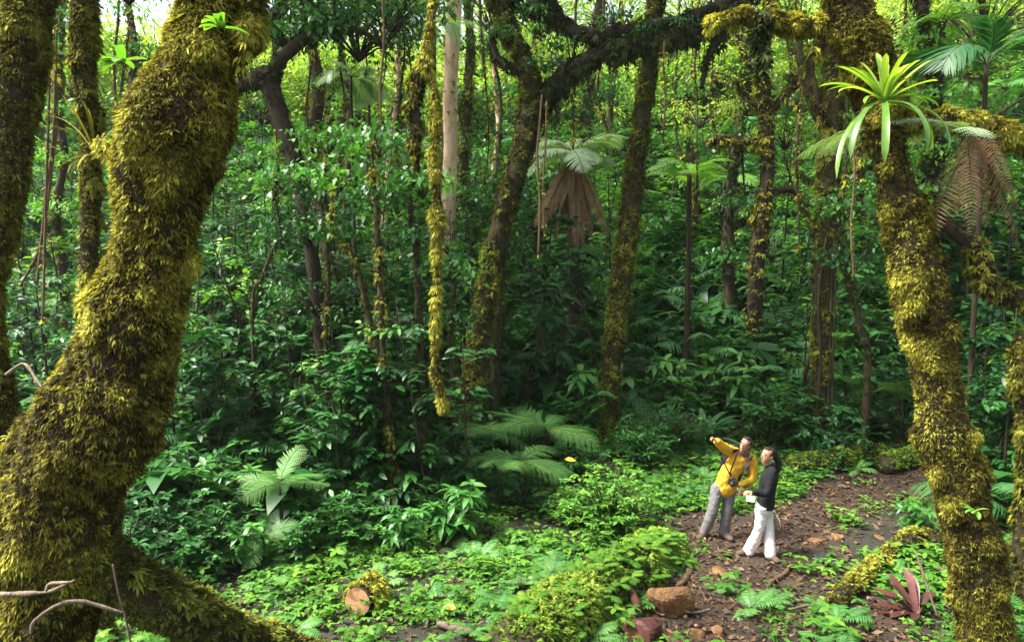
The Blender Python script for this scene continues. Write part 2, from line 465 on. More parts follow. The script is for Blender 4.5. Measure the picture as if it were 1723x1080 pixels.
def frond(g, base, az, elev, L, arch=1.2, n=26, wid=.30, pw=.035, sub=0, tint=.5, seed=0, mat=0, smat=None, gs=None, tilt=.0, swing=.0, pdroop=.25, start=.12, kind='strip', pang=.55, curl=0.):
    """one pinnate frond: an arching midrib with leaflets either side (sub>0: leaflets split again)"""
    rg = np.random.default_rng(seed)
    m = 14
    e = elev - arch * np.linspace(0, 1, m) ** 1.3
    az_ = az + swing * np.linspace(0, 1, m)
    st = L / (m - 1)
    d = np.stack([np.cos(e) * np.cos(az_), np.cos(e) * np.sin(az_), np.sin(e)], 1)
    C = np.asarray(base, float) + np.concatenate([[np.zeros(3)], np.cumsum(d[:-1] * st, 0)])
    Tube(C, np.linspace(.011, .003, m) * (L / 1.2) ** .6, k=4, m=m).into(gs if gs is not None else g, .35, smat if smat is not None else mat)
    f = np.linspace(start, .985, n)
    idx = f * (m - 1)
    P = np.stack([np.interp(idx, np.arange(m), C[:, k]) for k in range(3)], 1)
    T = unit(np.stack([np.interp(idx, np.arange(m), d[:, k]) for k in range(3)], 1))
    S = unit(np.cross(T, (0, 0, 1.)))
    S = unit(S * math.cos(tilt) + np.cross(S, T) * math.sin(tilt))
    prof = np.sin(np.pi * np.clip((f - start * .6) / (1 - start * .6), 0, 1) ** .75) ** .7
    prof = np.where(f > .4, np.maximum(prof, .04), prof)
    for sgn in (-1, 1):
        D = unit(S * sgn * math.cos(pang) + T * math.sin(pang) + rg.normal(size=(n, 3)) * .05)
        N = np.cross(S, T); N = N * np.sign(N[:, 2:] + 1e-6)
        ln = wid * prof * rg.uniform(.88, 1.08, n)
        ti = np.clip(tint + rg.normal(size=n) * .05, 0, 1)
        if sub:
            q = sub
            s = np.tile(np.linspace(.06, .97, q), n)
            Pk = np.repeat(P, q, 0) + np.repeat(D, q, 0) * (np.repeat(ln, q) * s)[:, None]
            Pk[:, 2] -= pdroop * np.repeat(ln, q) * s ** 2
            Dk = np.repeat(D, q, 0)
            Sk = np.cross(np.repeat(N, q, 0), Dk)
            l2 = pw * (1 - .78 * s ** 1.5) * np.repeat(np.clip(ln / wid + .25, 0, 1), q)
            for s2 in (-1, 1):
                add_leaves(g, Pk, Sk * s2 + Dk * .45 - np.array((0, 0, .15)), np.repeat(N, q, 0), l2, np.repeat(ln, q) / q * 1.0, .1, 'dia', np.repeat(ti, q), mat)
        else:
            add_leaves(g, P, D, N, ln, pw * (.35 + .65 * prof), pdroop, kind, ti, mat)
    return C


def blade(g, base, az, elev, L, W, arch=1.0, m=9, tint=.5, mat=0, fold=.25, tip=.75):
    """one strap leaf with a channel down the middle"""
    e = elev - arch * np.linspace(0, 1, m) ** 1.5
    az_ = az + (((L * 97.3 + W * 911.7) % 1.) - .5) * .9 * np.linspace(0, 1, m) ** 2
    d = np.stack([np.cos(e) * np.cos(az_), np.cos(e) * np.sin(az_), np.sin(e)], 1)
    C = np.asarray(base, float) + np.concatenate([[np.zeros(3)], np.cumsum(d[:-1] * L / (m - 1), 0)])
    S = np.array((-math.sin(az), math.cos(az), 0.))
    N = unit(np.cross(d, S)); N = N * -1 if N[0][2] < 0 and elev < 1 else N
    t = np.linspace(0, 1, m)
    w = W * .5 * np.where(t < tip, .8 + .2 * t / tip, np.sqrt(np.maximum(1 - ((t - tip) / (1 - tip)) ** 2, .0)))
    w[-1] = .002
    V = np.concatenate([C + S * w[:, None] + N * (w * fold)[:, None], C, C - S * w[:, None] + N * (w * fold)[:, None]])
    i = np.arange(m - 1)
    T = []
    for a in (0, m):
        T += [np.stack([a + i, a + i + 1, a + m + i + 1], 1), np.stack([a + i, a + m + i + 1, a + m + i], 1)]
    g.add(V, np.concatenate(T), np.clip(tint + .12 * np.tile(t, 3), 0, 1), mat)


def fern_clump(seed, n=9, L=.9, tint=.5, sub=0, wid=.24, pw=.03, npin=22, elev=(.7, 1.2), arch=(1.0, 1.7)):
    rg = np.random.default_rng(seed); g = Geo()
    for i in range(n):
        frond(g, (0, 0, .02), i * 2 * np.pi / n + rg.uniform(-.25, .25), rg.uniform(*elev), L * rg.uniform(.75, 1.15), rg.uniform(*arch), n=npin, wid=wid * L, pw=pw, sub=sub,
              tint=np.clip(tint + rg.normal() * .1, 0, 1), seed=seed * 31 + i)
    return g


def herb(seed, n=40, rad=.28, h=.16, L=.07, W=.045, tint=.5, kind='broad'):
    """a patch of low herbs"""
    rg = np.random.default_rng(seed); g = Geo()
    ns = n // 4
    a = rg.uniform(0, 6.28, ns); r = rad * np.sqrt(rg.uniform(0, 1, ns)); z = h * rg.uniform(.25, 1, ns)
    C = np.stack([np.cos(a) * r, np.sin(a) * r, z], 1)
    P = np.repeat(C, 4, 0); m = len(P)
    ph = np.tile(np.arange(4) * 1.57, ns) + np.repeat(rg.uniform(0, 6.28, ns), 4)
    D = np.stack([np.cos(ph), np.sin(ph), rg.uniform(-.15, .4, m)], 1)
    sz = rg.uniform(.55, 1.2, m)
    add_leaves(g, P, D, np.array((0, 0, 1.)) + rg.normal(size=(m, 3)) * .2, L * sz, W * sz, .25, kind, np.clip(tint + np.repeat(rg.normal(size=ns) * .16, 4) + rg.normal(size=m) * .08, 0, 1))
    return g


def crown_geo(seed, rad=(2.2, 2.2, 1.5), clumps=55, per=46, L=.17, W=.075, kind='dia', tb=.5, cr=.55, hole=.25):
    """a tree crown: leafy sprays on the twig ends, with gaps between them"""
    rg = np.random.default_rng(seed); g, gb = Geo(), Geo()
    rad = np.asarray(rad)
    for i in range(clumps):
        d = rand_dir(rg, 1, up=.25, spread=1.6)[0]
        c = d * rad * rg.uniform(.35, 1.0) ** .6
        Tube([(0, 0, -rad[2] * .6), c * .45 + np.array((0, 0, -.12 * rad[2])), c], np.array([.05, .028, .008]) * min(1, rad[0] / 2.2), k=4, m=6).into(gb, .4)
        n = int(per * rg.uniform(.5, 1.4))
        q = rg.normal(size=(n, 3)) * np.array((1, 1, .5)) * cr * .5
        q = q[np.abs(q).max(1) < cr * 1.3]; n = len(q)
        D = unit(q * np.array((1, 1, .4)) + rg.normal(size=(n, 3)) * .3 + np.array((0, 0, -.15)))
        ti = np.clip(tb + rg.normal() * .18 + rg.normal(size=n) * .10, 0, 1)
        sz = rg.uniform(.6, 1.2, n)
        add_leaves(g, c + q, D, np.array((0, 0, 1.)) + rg.normal(size=(n, 3)) * .45, L * sz, W * sz, .25, kind, ti)
    return g, gb


def sapling_geo(seed, h=4.5, L=.2, W=.09, n=12, tb=.5):
    """thin stem with leafy side sprays from knee height up"""
    rg = np.random.default_rng(seed); g, gs = Geo(), Geo()
    sway = rg.normal(size=2) * .25
    p = [(0, 0, -.2), (sway[0] * .5, sway[1] * .3, h * .4), (sway[0], sway[1], h)]
    t = Tube(p, [.035, .025, .008], k=5, m=9).into(gs, .4)
    for i in range(n):
        f = rg.uniform(.25, 1); c = t.C[int(f * (t.n - 1))]
        d = rand_dir(rg, 1, .35, .6)[0]; l = rg.uniform(.4, 1.0) * (1.2 - .5 * f)
        b = Tube([c, c + d * l * .5 + (0, 0, .05), c + d * l], [.012, .008, .004], k=4, m=6).into(gs, .4)
        m = int(16 * l / .6)
        u = rg.uniform(.25, 1, m)
        P = c + d * (l * u)[:, None] + rg.normal(size=(m, 3)) * .05
        s = np.cross(d, (0, 0, 1.)); sg = rg.choice([-1, 1], m)[:, None]
        D = unit(s * sg + d * .6 + rg.normal(size=(m, 3)) * .25)
        sz = rg.uniform(.6, 1.2, m)
        add_leaves(g, P, D, np.array((0, 0, 1.)) + rg.normal(size=(m, 3)) * .3, L * sz, W * sz, .35, 'broad', np.clip(tb + rg.normal() * .15 + rg.normal(size=m) * .08, 0, 1))
    return g, gs


def merge(*parts):
    """several geos into one; parts = (geo, material slot)"""
    g = Geo()
    for q, mt in parts:
        V, T, _, C = q.arrays(); g.add(V, T, C, mt)
    return g


# ------------------------------------------------------------------ stuff: many copies of a few shapes, one object
def scatter(name, protos, mats, pts, pid, rotz, scl, tilt=.12, label=None, cat=None):
    """protos: geos; every point gets one of them. All inside this one object's own mesh and nodes."""
    g = Geo(); ids = []
    for k, q in enumerate(protos):
        V, T, Mx, C = q.arrays()
        b = g.n
        g.V.append(V); g.T.append(T + b); g.M.append(Mx); g.C.append(C); g.n += len(V)
        ids.append(np.full(len(V), k))
    n = len(pts)
    me = g.mesh(name, mats, True, extra_pts=np.asarray(pts))
    nv = len(me.vertices) - n
    a = me.attributes.new('pid', 'INT', 'POINT')
    a.data.foreach_set('value', np.concatenate([np.concatenate(ids), -1 - np.asarray(pid)]).astype(np.int32))
    rt = np.zeros((nv + n, 3), np.float32)
    rt[nv:, 0] = rng.normal(size=n) * tilt; rt[nv:, 1] = rng.normal(size=n) * tilt; rt[nv:, 2] = rotz
    a = me.attributes.new('rot', 'FLOAT_VECTOR', 'POINT'); a.data.foreach_set('vector', rt.ravel())
    s = np.ones(nv + n, np.float32); s[nv:] = scl
    a = me.attributes.new('scl', 'FLOAT', 'POINT'); a.data.foreach_set('value', s)
    o = link(name, me)
    nt = bpy.data.node_groups.new(name, 'GeometryNodeTree')
    nt.interface.new_socket('Geometry', in_out='INPUT', socket_type='NodeSocketGeometry')
    nt.interface.new_socket('Geometry', in_out='OUTPUT', socket_type='NodeSocketGeometry')
    gi = nt.nodes.new('NodeGroupInput'); go = nt.nodes.new('NodeGroupOutput'); L = nt.links.new

    def attr(nm, tp):
        x = nt.nodes.new('GeometryNodeInputNamedAttribute'); x.data_type = tp; x.inputs['Name'].default_value = nm
        return next(q for q in x.outputs if q.enabled and q.name == 'Attribute')
    ap, ar, as_ = attr('pid', 'INT'), attr('rot', 'FLOAT_VECTOR'), attr('scl', 'FLOAT')
    e2r = nt.nodes.new('FunctionNodeEulerToRotation'); L(ar, e2r.inputs[0])
    jn = nt.nodes.new('GeometryNodeJoinGeometry')

    def sel(v):
        c = nt.nodes.new('FunctionNodeCompare'); c.data_type = 'INT'; c.operation = 'EQUAL'
        ins = [q for q in c.inputs if q.enabled]
        L(ap, ins[0]); ins[1].default_value = v
        sg = nt.nodes.new('GeometryNodeSeparateGeometry'); sg.domain = 'POINT'
        L(gi.outputs[0], sg.inputs['Geometry']); L(c.outputs[0], sg.inputs['Selection'])
        return sg.outputs['Selection']
    for k in range(len(protos)):
        ip = nt.nodes.new('GeometryNodeInstanceOnPoints')
        L(sel(-1 - k), ip.inputs['Points']); L(sel(k), ip.inputs['Instance'])
        L(e2r.outputs[0], ip.inputs['Rotation']); L(as_, ip.inputs['Scale'])
        L(ip.outputs[0], jn.inputs[0])
    L(jn.outputs[0], go.inputs[0])
    md = o.modifiers.new('scatter', 'NODES'); md.node_group = nt
    return tag(o, label, cat, kind='stuff')
# ------------------------------------------------------------------ zones, drawn on the ground as the photo shows them
PATH = [(1085, 850), (1180, 885), (1320, 845), (1375, 800), (1560, 775), (1625, 790), (1620, 835), (1500, 850), (1425, 895), (1430, 950), (1520, 1000), (1600, 1060), (1600, 1090), (1060, 1090), (1070, 985), (1150, 960), (1150, 920)]
CLEAR = [(360, 1100), (330, 1010), (420, 945), (560, 915), (690, 900), (800, 885), (960, 850), (1060, 850), (1110, 900), (1090, 960), (1060, 1000), (1060, 1100)]
LOW = [(1030, 775), (1190, 745), (1330, 770), (1560, 755), (1640, 770), (1640, 840), (1500, 850), (1425, 895), (1430, 950), (1540, 1010), (1600, 1090), (1420, 1090), (1330, 1000), (1400, 930), (1330, 845), (1180, 885), (1085, 850)]
PEOPLE = [(1150, 700), (1350, 700), (1350, 960), (1150, 960)]

# ------------------------------------------------------------------ ground sheet
def build_ground():
    xs = np.concatenate([np.linspace(-110, -16, 40)[:-1], np.linspace(-16, 16, 200), np.linspace(16, 110, 40)[1:]])
    ys = np.concatenate([np.linspace(-25, 2, 24)[:-1], np.linspace(2, 26, 190), np.linspace(26, 160, 70)[1:]])
    X, Y = np.meshgrid(xs, ys)
    V = np.stack([X, Y, ground(X, Y)], -1).reshape(-1, 3)
    px, py = project(V)
    pth = (inpoly(PATH, px, py) & (V[:, 1] > 5)).astype(float)
    nx, ny = len(xs), len(ys)
    pg = pth.reshape(ny, nx)
    for _ in range(3):
        pg = (pg + np.roll(pg, 1, 0) + np.roll(pg, -1, 0) + np.roll(pg, 1, 1) + np.roll(pg, -1, 1)) / 5
    i, j = np.meshgrid(np.arange(ny - 1), np.arange(nx - 1), indexing='ij')
    a = (i * nx + j).ravel()
    T = np.concatenate([np.stack([a, a + 1, a + nx + 1], 1), np.stack([a, a + nx + 1, a + nx], 1)])
    m, nt, out = new_mat('forest_soil'); L = nt.links.new
    tc = nd(nt, 'ShaderNodeTexCoord')
    n1 = nd(nt, 'ShaderNodeTexNoise'); n1.inputs['Scale'].default_value = 1.6; n1.inputs['Detail'].default_value = 10; n1.inputs['Roughness'].default_value = .7
    n2 = nd(nt, 'ShaderNodeTexVoronoi'); n2.inputs['Scale'].default_value = 22
    L(tc.outputs['Object'], n1.inputs['Vector']); L(tc.outputs['Object'], n2.inputs['Vector'])
    r1 = ramp(nt, [(.3, (.012, .008, .006)), (.5, (.036, .021, .011)), (.75, (.085, .050, .026))])
    L(n1.outputs['Fac'], r1.inputs['Fac'])
    r2 = ramp(nt, [(.3, (.008, .008, .005)), (.6, (.020, .020, .010)), (.8, (.035, .032, .016))])
    L(n1.outputs['Fac'], r2.inputs['Fac'])
    mv = nd(nt, 'ShaderNodeMix', data_type='RGBA', blend_type='MULTIPLY'); mv.inputs[0].default_value = .45
    L(r1.outputs['Color'], mv.inputs[6]); L(n2.outputs['Color'], mv.inputs[7])
    at_ = nd(nt, 'ShaderNodeAttribute', attribute_name='tint')
    mx = nd(nt, 'ShaderNodeMix', data_type='RGBA'); L(at_.outputs['Fac'], mx.inputs[0]); L(r2.outputs['Color'], mx.inputs[6]); L(mv.outputs[2], mx.inputs[7])
    b = nd(nt, 'ShaderNodeBump'); b.inputs['Strength'].default_value = .8; b.inputs['Distance'].default_value = .05
    L(n1.outputs['Fac'], b.inputs['Height'])
    p = nd(nt, 'ShaderNodeBsdfPrincipled'); p.inputs['Roughness'].default_value = .75
    L(mx.outputs[2], p.inputs['Base Color']); L(b.outputs[0], p.inputs['Normal']); L(p.outputs[0], out.inputs['Surface'])
    g = Geo(); g.add(V, T, pg.ravel())
    tag(g.obj('ground', [m]), 'damp brown forest floor of the clearing and the hillside', 'ground', kind='structure')


build_ground()


# ------------------------------------------------------------------ trees
def child(g, name, mats, root, smooth=True):
    o3 = np.array(root.location)
    g.V = [v - o3 for v in g.V]
    return link(name, g.mesh(name, mats, smooth), root)


def sub_child(g, name, mats, part, root, smooth=True):
    o3 = np.array(root.location)
    g.V = [v - o3 for v in g.V]
    return link(name, g.mesh(name, mats, smooth), part)


def pxpath(pts, Y=None):
    """(px, py, radius px[, Y]) -> points and radii in metres"""
    P, r = [], []
    for q in pts:
        y = q[3] if len(q) > 3 else Y
        P.append(at(q[0], q[1], y)); r.append(q[2] * y / F)
    return np.array(P), np.array(r)


def to_ground(P, r, flare=1.25):
    """runs the foot of a trunk down into the soil"""
    b = P[0]; gz = float(ground(b[0], b[1]))
    if b[2] > gz - .2:
        P = np.concatenate([[(b[0], b[1], gz - .3)], P]); r = np.concatenate([[r[0] * flare], r])
    return P, r


CROWNS = {}


def crown_mesh(kind):
    if kind not in CROWNS:
        spec = {
            'broad': dict(seed=1, rad=(2.6, 2.6, 1.3), clumps=70, per=50, L=.20, cr=.75),
            'broad_b': dict(seed=2, rad=(2.4, 2.4, 1.5), clumps=60, per=50, L=.17, cr=.7),
            'open': dict(seed=3, rad=(2.0, 2.0, 1.6), clumps=34, per=40, L=.16, cr=.6),
            'sparse': dict(seed=4, rad=(1.3, 1.3, .9), clumps=18, per=34, L=.14, cr=.5),
            'small': dict(seed=5, rad=(.45, .45, .35), clumps=12, per=22, L=.11, cr=.32),
        }[kind]
        g, gb = crown_geo(**spec)
        CROWNS[kind] = merge((g, 0), (gb, 1))
    return CROWNS[kind]


CM = {}


def crown_data(kind, mat):
    k = (kind, mat)
    if k not in CM:
        q = crown_mesh(kind)
        V, T, Mx, C = q.arrays(); g = Geo(); g.V, g.T, g.M, g.C, g.n = [V.copy()], [T], [Mx], [C], len(V)
        CM[k] = g.mesh('crown', [M[mat], M['bark']])
    return CM[k]


def add_crown(root, P, kind='broad', mat='canopy', scale=1., rz=0., name='crown'):
    loc = np.asarray(P, float) - np.array(root.location)
    return link(name, crown_data(kind, mat), root, loc=loc, rot=(random.uniform(-.15, .15), random.uniform(-.15, .15), rz), scale=scale)


def tree(name, label, cat, pts, Y, bark='bark', k=12, m=None, amp=.14, freq=2.5, seed=1, mossn=0, mossmat='moss_olive', mosskw=None, limbs=(), crowns=(), flare=1.3, group=None, hangn=0, ridges=0, ground_it=True, fuzz=0):
    P, r = pxpath(pts, Y)
    if ground_it:
        P, r = to_ground(P, r, flare)
    root = thing(name, P[0], label, cat, group)
    tb = Tube(P, r, k=k, m=m or len(P) * 7, amp=amp, freq=freq, seed=seed, ridges=ridges)
    g = Geo(); tb.into(g)
    tr = child(g, 'trunk', [M[bark]], root)
    if mossn:
        gm = Geo(); moss(gm, tb, mossn, seed=seed, **(mosskw or {}))
        if hangn: hang(gm, tb, hangn, seed=seed)
        if fuzz: moss(gm, tb, fuzz, L=(.012, .03), W=.25, k=4, kind='dia', out=.8, down=.3, side=.6, dens=(3, .12), seed=seed + 500, fine=20, lift=.01, shade=-.32)
        child(gm, 'moss', [M[mossmat]], root)
    for li, lb in enumerate(limbs):
        lp, lr = pxpath(lb['pts'], Y)
        lt = Tube(lp, lr, k=8, m=len(lp) * 7, amp=.22, freq=4, seed=seed + 31 * li + 3)
        g = Geo(); lt.into(g)
        lo = child(g, 'limb', [M[lb.get('bark', bark)]], root)
        if lb.get('moss'):
            gm = Geo(); moss(gm, lt, lb['moss'], seed=seed + li, **lb.get('kw', {}))
            if lb.get('hang'):
                hang(gm, lt, lb['hang'], L=lb.get('hl', (.1, .5)), seed=seed + li)
            sub_child(gm, 'moss', [M[lb.get('mat', mossmat)]], lo, root)
    for c in crowns:
        add_crown(root, at(c[0], c[1], c[2]), *c[3:])
    return root, tb


# the big mossy trunk close on the left
KW1 = dict(L=(.013, .036), W=.2, k=7, kind='strip', out=.85, down=.3, side=.6, dens=(3.4, .475), bias=(-.1, -.1, 0), droop=.35, fine=7.5, lift=.05, fan=1.2, lw=.5, shade=.05, patch=1.1)
t1, tb1 = tree('mossy_tree', 'huge leaning trunk thickly coated in golden moss, close at the left', 'tree',
               [(58, 1180, 60), (74, 1080, 62), (88, 985, 78), (98, 900, 88), (114, 800, 88), (176, 700, 92), (203, 600, 74), (238, 500, 66), (262, 400, 56), (272, 300, 72), (298, 200, 76), (336, 100, 52), (356, 0, 36), (372, -120, 32), (400, -420, 30), (410, -800, 26)], 4.3, bark='bark_moss',
               k=48, m=190, amp=.11, freq=3.4, seed=4, mossn=120000, mossmat='moss_gold', mosskw=KW1, flare=1.1, fuzz=30000,
               limbs=[dict(pts=[(392, 100, 10), (412, 78, 12), (424, 30, 12), (432, -30, 12), (445, -200, 11)], moss=3500, kw=dict(L=(.018, .045), W=.2, k=7, kind='strip', out=.5, down=.8, side=.5, dens=(3, .3)), hang=22, hl=(.08, .30)),
                      dict(pts=[(225, 290, 14), (195, 268, 8), (176, 250, 5), (165, 232, 3)], moss=260, kw=dict(L=(.012, .03), W=.2, kind='strip', k=6, dens=(3, .3), lift=.01))],
               crowns=[(430, -900, 4.5, 'broad_b', 'canopy', .8, 1.)])
# its mossy buttress root running down to the right
bp, br = pxpath([(130, 915, 44, 4.3), (200, 978, 42, 4.35), (310, 1038, 40, 4.6), (420, 1082, 38, 4.95), (545, 1126, 36, 5.4), (680, 1200, 32, 5.9)])
bt = Tube(bp, br, k=20, m=50, amp=.25, freq=3, seed=9)
g = Geo(); bt.into(g); ro = child(g, 'root', [M['bark_moss']], t1)
gm = Geo(); moss(gm, bt, 12000, L=(.02, .05), W=.25, k=7, kind='strip', out=.8, down=.1, dens=(3, .30), seed=12, upper=.45)  # moss on the upper side alone stands for the lit top
moss(gm, bt, 9000, L=(.008, .02), W=.25, k=4, kind='dia', out=.8, down=.2, dens=(3, .2), seed=13, lift=.01, shade=-.25)
sub_child(gm, 'moss', [M['moss_trunk']], ro, t1)  # darker moss colour for the root's shaded face

# the trunk at the far left edge
tree('mossy_tree', 'dark moss flecked trunk cut off by the left picture edge', 'tree',
     [(-10, 900, 30.2), (-2, 780, 28.6), (-4, 690, 28.6), (-28, 590, 25.2), (-26, 500, 25.2), (-8, 400, 26.9), (10, 300, 28.6), (22, 200, 31.1), (35, 100, 31.9), (48, 0, 31.9), (66, -120, 30.2), (110, -600, 25.2)], 5.8,
     k=24, m=90, amp=.14, freq=3, seed=21, mossn=14000, mossmat='moss_olive', mosskw=dict(L=(.018, .045), W=.22, k=6, kind='strip', out=.85, down=.3, side=.6, fine=9, dens=(2, .45), bias=(-.2, -.1, 0), lift=.04), fuzz=12000,
     crowns=[(150, -700, 6.0, 'broad_b', 'canopy', .8, 1.)])
# thin upright trunk with an epiphyte, between them
t3, _ = tree('mossy_tree', 'thin dark trunk between the two big mossy trunks, tuft of bare grassy epiphyte on it', 'tree',
     [(160, 800, 14.4), (152, 600, 12.8), (150, 450, 12.8), (152, 330, 11.9), (155, 240, 11.9), (145, 140, 12.8), (139, 60, 13.6), (138, -20, 13.6), (135, -200, 11.9), (140, -420, 9.3)], 7.6, bark='bark_moss', fuzz=5000,
     k=14, m=60, amp=.16, freq=3, seed=25, mossn=8000, mossmat='moss_olive', mosskw=dict(L=(.02, .05), k=6, kind='dia', dens=(3, .40), bias=(-.15, -.1, 0)),
     crowns=[(140, -480, 7.7, 'sparse', 'canopy', 1.3, 1.), (215, -20, 8.5, 'sparse', 'leaf_lime', .35, 1.), (80, 30, 8.3, 'sparse', 'leaf_mid', .3, 1.)])
# dark leaning trunk behind the golden one, with a limb
tree('leaning_tree', 'dark leaning trunk emerging from behind the golden mossy trunk, with one bent limb', 'tree',
     [(545, 640, 11), (533, 500, 12), (518, 380, 13), (499, 285, 15), (478, 215, 15), (460, 160, 15), (447, 125, 15), (425, 135, 14), (395, 150, 12)], 15,
     k=14, m=60, amp=.2, freq=3, seed=27, mossn=900, mossmat='moss_dark', mosskw=dict(L=(.03, .08), k=6, dens=(3, .45)),
     limbs=[dict(pts=[(452, 130, 13), (470, 105, 12), (500, 75, 10), (535, 55, 9), (565, 45, 7), (610, 55, 5), (640, 70, 3)], moss=500, mat='moss_dark', kw=dict(L=(.03, .08), k=6, dens=(3, .4)), hang=8, hl=(.1, .35)),
            dict(pts=[(497, 285, 8), (480, 235, 8), (462, 205, 6), (446, 197, 4)], moss=60, mat='moss_dark')],
     crowns=[(640, 40, 15, 'sparse', 'leaf_mid', .9, 1.), (560, 10, 15.2, 'sparse', 'leaf_mid', 1., 2.), (600, 60, 15.4, 'sparse', 'leaf_dark', 1., 5.), (480, 40, 15.3, 'sparse', 'leaf_mid', 1.1, 4.), (660, 0, 15.4, 'sparse', 'leaf_lime', 1.2, .4), (440, 0, 15.2, 'sparse', 'leaf_dark', 1.2, .9), (500, -70, 15, 'open', 'canopy', .8, 3.), (330, -330, 16, 'broad', 'canopy', 1.3, 2.), (560, -420, 17, 'broad', 'canopy', 1.3, 2.), (520, 380, 14.8, 'sparse', 'leaf_dark', .8, 3.), (535, 500, 14.8, 'sparse', 'leaf_dark', .8, 4.)])  # the two high broad crowns are added above the view to shade the middle
# central leaning tree with the arching limb
KWD = dict(L=(.04, .11), k=7, out=.6, down=.7, dens=(2.5, .35))
t6, tb6 = tree('arching_tree', 'leaning mossy tree in the middle whose dark limb arches over to the right', 'tree',
     [(785, 700, 19.2), (800, 620, 18.4), (812, 540, 17.6), (828, 440, 17.6), (850, 350, 17.6), (872, 270, 17.6), (890, 200, 19.2), (893, 150, 16.0), (880, 100, 14.4), (855, 45, 13.6), (832, -10, 12.8), (800, -90, 11.2), (780, -260, 9.6)], 14.5,
     bark='bark_moss', k=18, m=80, amp=.14, freq=2.2, seed=31, mossn=15000, mossmat='moss_trunk', mosskw=dict(L=(.025, .055), k=5, kind='dia', out=.7, down=.4, dens=(2, .33), bias=(-.1, 0, 0)),
     limbs=[dict(pts=[(888, 205, 17), (925, 155, 15), (968, 112, 14), (1040, 82, 14), (1110, 70, 14), (1180, 50, 13), (1235, 18, 12), (1285, -40, 11), (1330, -120, 9)], bark='bark', moss=2600, mat='moss_dark', kw=KWD, hang=90, hl=(.2, .9)),
            dict(pts=[(905, -60, 11), (922, -8, 11), (945, 36, 11), (985, 58, 11), (1060, 50, 10), (1150, 32, 9), (1230, 0, 8)], bark='bark', moss=1400, mat='moss_dark', kw=KWD, hang=60, hl=(.15, .7)),
            dict(pts=[(884, 118, 8), (860, 112, 7), (838, 98, 6), (828, 70, 5), (836, 45, 4)], bark='bark', moss=200, mat='moss_dark', kw=KWD, hang=6),
            dict(pts=[(840, 10, 12), (870, -5, 12), (905, 12, 11), (930, 25, 10)], bark='bark', moss=350, mat='moss_dark', kw=KWD, hang=12),
            dict(pts=[(1215, 55, 9), (1200, 80, 7), (1188, 110, 5), (1180, 150, 3)], bark='bark', moss=150, mat='moss_dark', kw=KWD, hang=8)],
     crowns=[(760, -360, 14.6, 'broad', 'canopy', 1.2, .3), (1330, -180, 13.4, 'open', 'canopy', 1.1, 2.3), (1010, -190, 14., 'sparse', 'canopy', 1.0, 1.3)])
for (px, py, s) in ((915, 110, .9), (945, 75, .8), (1005, 165, .85), (980, 195, .7), (1085, 55, .8), (850, 60, .7), (1150, 40, .7), (900, 20, .8), (1030, 30, .8)):
    add_crown(t6, at(px, py, 14.3), 'small', 'leaf_dark', s * .85, random.uniform(0, 6), name='foliage')
# second leaning trunk
tree('leaning_tree', 'straight leaning trunk with olive mossy bark, right of the arching tree', 'tree',
     [(1015, 790, 14.4), (1022, 700, 14.4), (1030, 600, 15.3), (1042, 500, 16.1), (1055, 400, 16.1), (1066, 300, 14.4), (1080, 200, 13.6), (1093, 100, 12.8), (1104, 0, 12.8), (1118, -150, 11.0), (1130, -400, 8.5)], 15.6,
     bark='bark_moss', k=16, m=80, amp=.12, freq=2.2, seed=41, mossn=15000, mossmat='moss_trunk', mosskw=dict(L=(.02, .05), k=5, kind='dia', out=.8, down=.3, dens=(2, .32)),
     crowns=[(1130, -420, 15.6, 'open', 'canopy', 1.1, 2.)])
# trunk behind the two people
t8, _ = tree('tall_tree', 'upright dark trunk with pale hanging roots, standing behind the two people', 'tree',
     [(1376, 765, 17.6), (1378, 700, 16.7), (1382, 600, 15.8), (1385, 500, 15.8), (1389, 400, 15.8), (1392, 300, 15.8), (1397, 200, 15.8), (1401, 100, 15.8), (1403, 0, 15.0), (1407, -200, 13.2), (1410, -450, 9.7)], 15.8,
     bark='bark_moss', k=16, m=80, amp=.14, freq=2.2, seed=51, mossn=9000, mossmat='moss_trunk', mosskw=dict(L=(.03, .07), k=5, kind='dia', dens=(1.6, .40)), ridges=5,
     limbs=[dict(pts=[(1395, 225, 9), (1372, 190, 8), (1356, 140, 7), (1345, 80, 6), (1352, 20, 5)], moss=200, kw=dict(L=(.03, .08), dens=(2, .4)), hang=6)],
     crowns=[(1410, -480, 15.8, 'open', 'canopy', 1.1, 1.), (1340, -120, 16, 'open', 'canopy', .7, 1.)])
gr = Geo()
for dx in (-12, 7, 13):
    q, r_ = pxpath([(1374 + dx * 1.3, 770, 2.6), (1379 + dx, 690, 2.4), (1383 + dx * .8, 600, 2.2), (1383 + dx * 1.1, 500, 2.), (1391 + dx * .7, 400, 1.5)], 15.8)
    q[:, 1] -= .22; Tube(q, r_, k=6, m=30, amp=.2, freq=6, seed=dx + 30).into(gr)
child(gr, 'hanging_root', [M['bark_brown']], t8)
